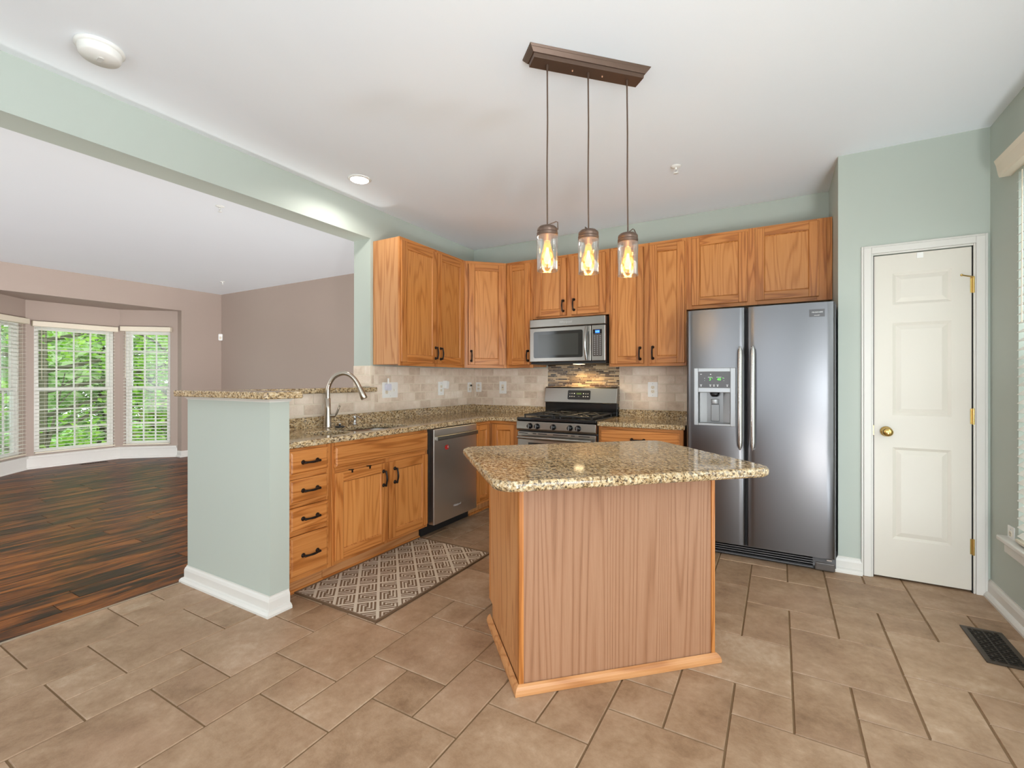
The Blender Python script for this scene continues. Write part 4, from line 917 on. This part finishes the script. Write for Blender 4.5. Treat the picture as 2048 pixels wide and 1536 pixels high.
sprinkler((2.396, -1.042, H), 'white fire sprinkler on the kitchen ceiling above the refrigerator side')
sprinkler((-1.093, -2.189, H), 'white fire sprinkler on the living room ceiling near the header')
sprinkler((-4.223, -.482, H), 'white fire sprinkler on the far living room ceiling near the corner')
# motion sensor in the living room corner
ms = thing('motion_sensor', 'small white motion sensor high in the far living room corner', 'sensor', (XW + .003, .098, 1.985), R(45))
MB().prism(rrect(-.03, .03, -.055, .055, .012), -.005, .035, M4=front(.02, -.012, 0)).build('housing', M['plastic'], ms, .004)
MB().sphere((.02, -.048, -.012), .018, .008, .025, 12, 8).build('lens', M['offwhite'], ms)

# ------------------------------------------------------------------ outlets and switches (local frame: plate faces -y)
def plate(label, T, w_, h_, gangs, name='wall_outlet', cat='outlet', group='white outlets and switches'):
    root = thing(name, label, cat, group=group); root.matrix_world = T
    MB().prism(rrect(-w_ / 2, w_ / 2, -h_ / 2, h_ / 2, .006), 0, .0055, M4=front(0, 0, 0)).build('cover_plate', M['plastic'], root, .002)
    n = len(gangs)
    for i, g in enumerate(gangs):
        x = (i - (n - 1) / 2) * .046
        if g == 'o':
            for z in (-.0195, .0195):
                rc = MB().prism(rrect(-.0165, .0165, -.0145, .0145, .011), .0055, .0075, M4=front(x, 0, z)).build('receptacle', M['offwhite'], root)
                MB().box(x - .0075, x - .0055, -.0082, -.0070, z - .001, z + .008).box(x + .0055, x + .0075, -.0082, -.0070, z - .001, z + .007).box(x - .002, x + .002, -.0082, -.0070, z - .010, z - .006).build('slots', M['slot'], rc)
        elif g == 's':
            MB().box(x - .005, x + .005, -.006, -.004, -.012, .012).build('toggle_plate', M['offwhite'], root)
            MB().box(x - .0035, x + .0035, -.016, -.004, .0, .010).build('toggle', M['plastic'], root, .001)
        elif g == 'r':
            MB().box(x - .0165, x + .0165, -.0085, -.005, -.033, .033).build('rocker', M['offwhite'], root, .002)
            MB().box(x - .008, x + .008, -.0095, -.008, .002, .006).box(x - .008, x + .008, -.0095, -.008, -.006, -.002).build('buttons', M['dgrey'], root)
    for z in (-h_ / 2 + .016, h_ / 2 - .016):
        MB().lathe([(0, 0), (.003, 0), (.003, .001), (0, .0015)], (0, -.0055, z), 'y', 8).build('screw', M['silver'], root)
    return root
def LW(y, z): return Matrix.Translation((.0085, y, z)) @ Matrix.Rotation(R(90), 4, 'Z')
def BW(x, z): return Matrix.Translation((x, -.0085, z))
plate('wide white three-gang wall plate right of the bar ledge', LW(-1.326, 1.164), .186, .137, ['o', 's', 's'])
plate('white wall outlet on the sink wall holding a plug-in adapter', LW(-.608, 1.166), .088, .137, ['o'])
plate('small white outlet on the sink wall next to the corner', LW(-.102, 1.170), .070, .108, ['o'])
plate('small white outlet on the range wall next to the corner', BW(.074, 1.172), .070, .108, ['o'])
plate('white push-button switch plate left of the range', BW(.392, 1.170), .088, .134, ['r'], 'light_switch', 'switch')
plate('white wall outlet between range and refrigerator', BW(2.002, 1.165), .088, .137, ['o'])
plate('white wall outlet low beside the window sill at right', Matrix.Translation((4.0745, -.945, .425)) @ Matrix.Rotation(R(-90), 4, 'Z'), .075, .118, ['o'])
af = thing('plug_in_air_freshener', 'white plug-in air freshener on the three-gang wall plate', 'air freshener'); af.matrix_world = LW(-1.372, 1.19)
MB().prism(rrect(-.026, .026, -.03, .03, .014), .009, .040, M4=front(0, 0, .0)).build('housing', plain('lilac white plastic', srgb(214, 216, 228), .35), af, .006, 3)
MB().tube([(0, -.025, .02), (0, -.025, .078)], .0085, 10).build('wick_tube', M['plastic'], af)
pa = thing('plug_adapter', 'white tilted plug-in adapter on the sink wall outlet', 'adapter'); pa.matrix_world = LW(-.575, 1.195)
MB().box(-.022, .028, -.062, -.009, -.030, .048, M4=Matrix.Rotation(R(10), 4, 'Y')).build('housing', M['plastic'], pa, .008, 3)
cw = thing('white_cord', 'thin white cord looping between the two corner outlets', 'cord')
MB().tube(smooth([(.020, -.085, 1.185), (.045, -.06, 1.15), (.05, -.035, 1.095), (.058, -.03, 1.068), (.075, -.03, 1.075), (.085, -.028, 1.11), (.080, -.022, 1.145)], 5), .0028, 6).build('cable', M['offwhite'], cw)
MB().box(.0165, .030, -.095, -.075, 1.180, 1.200).build('plug', M['blackm'], cw, .002)
# ------------------------------------------------------------------ floor register, mat
fr_ = thing('floor_register', 'dark bronze floor register with cutwork grille by the right wall', 'floor register', (3.888, -1.358, 0.0))
x0, x1, y0, y1 = -.078, .078, -.180, .180
m = MB(); b = .022
m.box(x0, x1, y0, y0 + b, .0005, .006).box(x0, x1, y1 - b, y1, .0005, .006).box(x0, x0 + b, y0 + b, y1 - b, .0005, .006).box(x1 - b, x1, y0 + b, y1 - b, .0005, .006)
m.build('rim', plain('bronze register', srgb(62, 52, 42), .35, .5), fr_, .0015)
m = MB(); m.box(-.003, .003, y0 + b, y1 - b, .002, .005)
for s in (-1, 1):
    for k in range(15):
        yy = y0 + b + (y1 - y0 - 2 * b) * (k + .5) / 15
        m.box(min(s * .003, s * .056), max(s * .003, s * .056), yy - .0022, yy + .0022, .002, .005)
        xx = s * (.020 if k % 2 else .038); m.box(xx - .0035, xx + .0035, yy - .010, yy + .010, .002, .0052)
m.build('grille', plain('bronze grille', srgb(52, 44, 36), .4, .5), fr_)
MB().box(x0 + .004, x1 - .004, y0 + .004, y1 - .004, .0003, .0012).build('duct_shadow', M['gap'], fr_)
fv = thing('floor_vent', 'dark slim floor vent in the hardwood below the bay window', 'floor vent', (-5.93, -1.43, 0.0))
m = MB(); m.box(-.03, .03, -.16, -.152, .0003, .004).box(-.03, .03, .152, .16, .0003, .004).box(-.03, -.024, -.152, .152, .0003, .004).box(.024, .03, -.152, .152, .0003, .004)
for k in range(10): m.box(-.024, .024, -.14 + k * .03 - .003, -.14 + k * .03 + .003, .0003, .003)
m.build('grille', M['bronze'], fv); MB().box(-.024, .024, -.152, .152, .0001, .001).build('duct_shadow', M['gap'], fv)

kr = thing('kitchen_mat', 'brown and cream geometric woven mat in front of the sink cabinets', 'mat', (.872, -2.093, 0))
def rug():
    m = MB(); W_, L_ = .658, 1.094; c = .0040; nx, ny = int(W_ / c), int(L_ / c); q = .118
    vs = [(-W_ / 2 + W_ * i / nx, -L_ / 2 + L_ * j / ny, .0085) for j in range(ny + 1) for i in range(nx + 1)]
    m.v = vs
    for j in range(ny):
        for i in range(nx):
            x = W_ * (i + .5) / nx; y = L_ * (j + .5) / ny
            p, s = (x + y) * .7071 / q, (y - x) * .7071 / q + 10
            a, b = p - math.floor(p), s - math.floor(s); par = (math.floor(p) + math.floor(s)) % 2
            if par: a, b = b, a
            # nested hooks: bars along b, closed across one end
            t = min(a, 1 - a); t = min(t, (1 - b) if (math.floor(a * 2) == 0) else b) if .08 < b < .92 else min(t, b, 1 - b)
            k = t / .5 * 3.0; v = 1.0 if (k - math.floor(k)) < .45 else 0.0
            if min(x, W_ - x, y, L_ - y) < .012: v = 0.15
            k0 = j * (nx + 1) + i; f = (k0, k0 + 1, k0 + nx + 2, k0 + nx + 1)
            m.f.append(f); m.sm.append(False); m.r.append(v); m.g.append([vs[u] for u in f])
    return m
rug().build('pile', M['rug'], kr)
MB().box(-.334, .334, -.552, -.545, .001, .010).box(-.334, .334, .545, .552, .001, .010).box(-.334, -.327, -.545, .545, .001, .010).box(.327, .334, -.545, .545, .001, .010).box(-.328, .328, -.546, .546, .001, .0075).build('binding', M['rugedge'], kr, .002)

# ------------------------------------------------------------------ garden outside the bay
struct(MB().box(-60, -6.6, -40, 40, -3.2, -3.1).build('ground_garden', M['lawn']))
def leaf_cloud(m, rn, blobs, n, s0, s1):
    for _ in range(n):
        c, r = rn.choice(blobs)
        while True:
            p = Vector((rn.uniform(-1, 1), rn.uniform(-1, 1), rn.uniform(-1, 1)))
            if p.length < 1: break
        p = Vector(c) + Vector((p.x * r[0], p.y * r[1], p.z * r[2])); s = rn.uniform(s0, s1)
        E_ = Euler((rn.uniform(-.9, .9), rn.uniform(-.9, .9), rn.uniform(0, 6.28))).to_matrix()
        q = [p + E_ @ Vector(v) * s for v in ((-.5, 0, 0), (-.1, -.36, .05), (.6, 0, -.08), (-.1, .36, .05))]
        m._add([tuple(v) for v in q], [(0, 1, 2, 3)], 2, rn.random())
def tree(label, base, rn, trunk, branches, blobs, n, s0, s1, leaf, group='garden trees'):
    t = thing('tree', label, 'tree', base, 0, group)
    m = MB(); m.tube(trunk[0], trunk[1], 8); m.build('trunk', M['bark'], t)
    m = MB()
    for p, r in branches: m.tube(smooth(p, 4), [r[0] + (r[1] - r[0]) * k / (4 * (len(p) - 1)) for k in range(4 * (len(p) - 1) + 1)], 6)
    m.build('branches', M['bark'], t)
    m = MB(); leaf_cloud(m, rn, blobs, n, s0, s1); o = m.build('foliage', M[leaf], t)
rn = random.Random(5)
# nearest tree: trunk at the left of the middle window, limbs reaching up to the right
br = []
for z, dy, dz, dx in ((2.6, .25, 1.9, .3), (3.2, 1.6, 1.2, .2), (3.6, 2.6, 1.3, -.2), (4.1, 2.9, 1.0, .3), (4.5, 2.4, .9, -.3), (5.1, 2.5, 1.1, .1), (3.9, -2.2, 1.3, .2), (4.7, -2.4, .9, -.2), (2.9, -1.8, .9, .1), (2.4, 2.8, .9, .2)):
    br.append(([(0, .0, z), (dx * .4, dy * .4, z + dz * .30), (dx * .7, dy * .75, z + dz * .62), (dx, dy * 1.15, z + dz)], (.048, .008)))
    for q in (.45, .7, .95): br.append(([(dx * q, dy * q, z + dz * q * .9), (dx * q + rn.uniform(-.3, .3), dy * q + .35 * (1 if dy > 0 else -1), z + dz * q * .9 + rn.uniform(-.35, .5)), (dx * q + rn.uniform(-.5, .5), dy * q + .9 * (1 if dy > 0 else -1), z + dz * q * .9 + rn.uniform(-.5, .6))], (.015, .004)))
tree('near tree with dark spreading limbs outside the middle bay window', (-9.6, -1.05, -3.1), rn, ([(0, 0, 0), (.05, 0, 2.5), (0, .05, 4.5), (.05, 0, 7)], [.11, .09, .075, .04]), br,
     [((0, 1.5, 3.4), (1.0, 1.6, .7)), ((-.2, 2.2, 4.6), (1.0, 1.5, .8)), ((.3, .9, 5.3), (1.0, 1.6, .7)), ((0, -1.6, 4.4), (1.1, 1.4, 1.1)), ((0, 1.2, 2.7), (.9, 1.8, .6)), ((.2, 2.9, 5.4), (1, 1.3, .7))], 2600, .07, .17, 'leaf')
tree('leafy bright green tree seen through the bay window nearest the bar', (-9.3, 1.15, -3.1), rn, ([(0, 0, 0), (0, .1, 3), (0, 0, 6)], [.13, .10, .04]), [([(0, 0, z), (.1, dy * .5, z + .4), (0, dy, z + .6)], (.05, .01)) for z, dy in ((3.0, -1.2), (3.4, 1.3), (3.9, -1.0), (4.3, 1.1), (4.8, -.8))],
     [((0, 0, 4.2), (.9, 1.2, 1.7)), ((.2, .6, 3.2), (.8, 1.2, .8))], 3200, .07, .17, 'leaf')
k = 0
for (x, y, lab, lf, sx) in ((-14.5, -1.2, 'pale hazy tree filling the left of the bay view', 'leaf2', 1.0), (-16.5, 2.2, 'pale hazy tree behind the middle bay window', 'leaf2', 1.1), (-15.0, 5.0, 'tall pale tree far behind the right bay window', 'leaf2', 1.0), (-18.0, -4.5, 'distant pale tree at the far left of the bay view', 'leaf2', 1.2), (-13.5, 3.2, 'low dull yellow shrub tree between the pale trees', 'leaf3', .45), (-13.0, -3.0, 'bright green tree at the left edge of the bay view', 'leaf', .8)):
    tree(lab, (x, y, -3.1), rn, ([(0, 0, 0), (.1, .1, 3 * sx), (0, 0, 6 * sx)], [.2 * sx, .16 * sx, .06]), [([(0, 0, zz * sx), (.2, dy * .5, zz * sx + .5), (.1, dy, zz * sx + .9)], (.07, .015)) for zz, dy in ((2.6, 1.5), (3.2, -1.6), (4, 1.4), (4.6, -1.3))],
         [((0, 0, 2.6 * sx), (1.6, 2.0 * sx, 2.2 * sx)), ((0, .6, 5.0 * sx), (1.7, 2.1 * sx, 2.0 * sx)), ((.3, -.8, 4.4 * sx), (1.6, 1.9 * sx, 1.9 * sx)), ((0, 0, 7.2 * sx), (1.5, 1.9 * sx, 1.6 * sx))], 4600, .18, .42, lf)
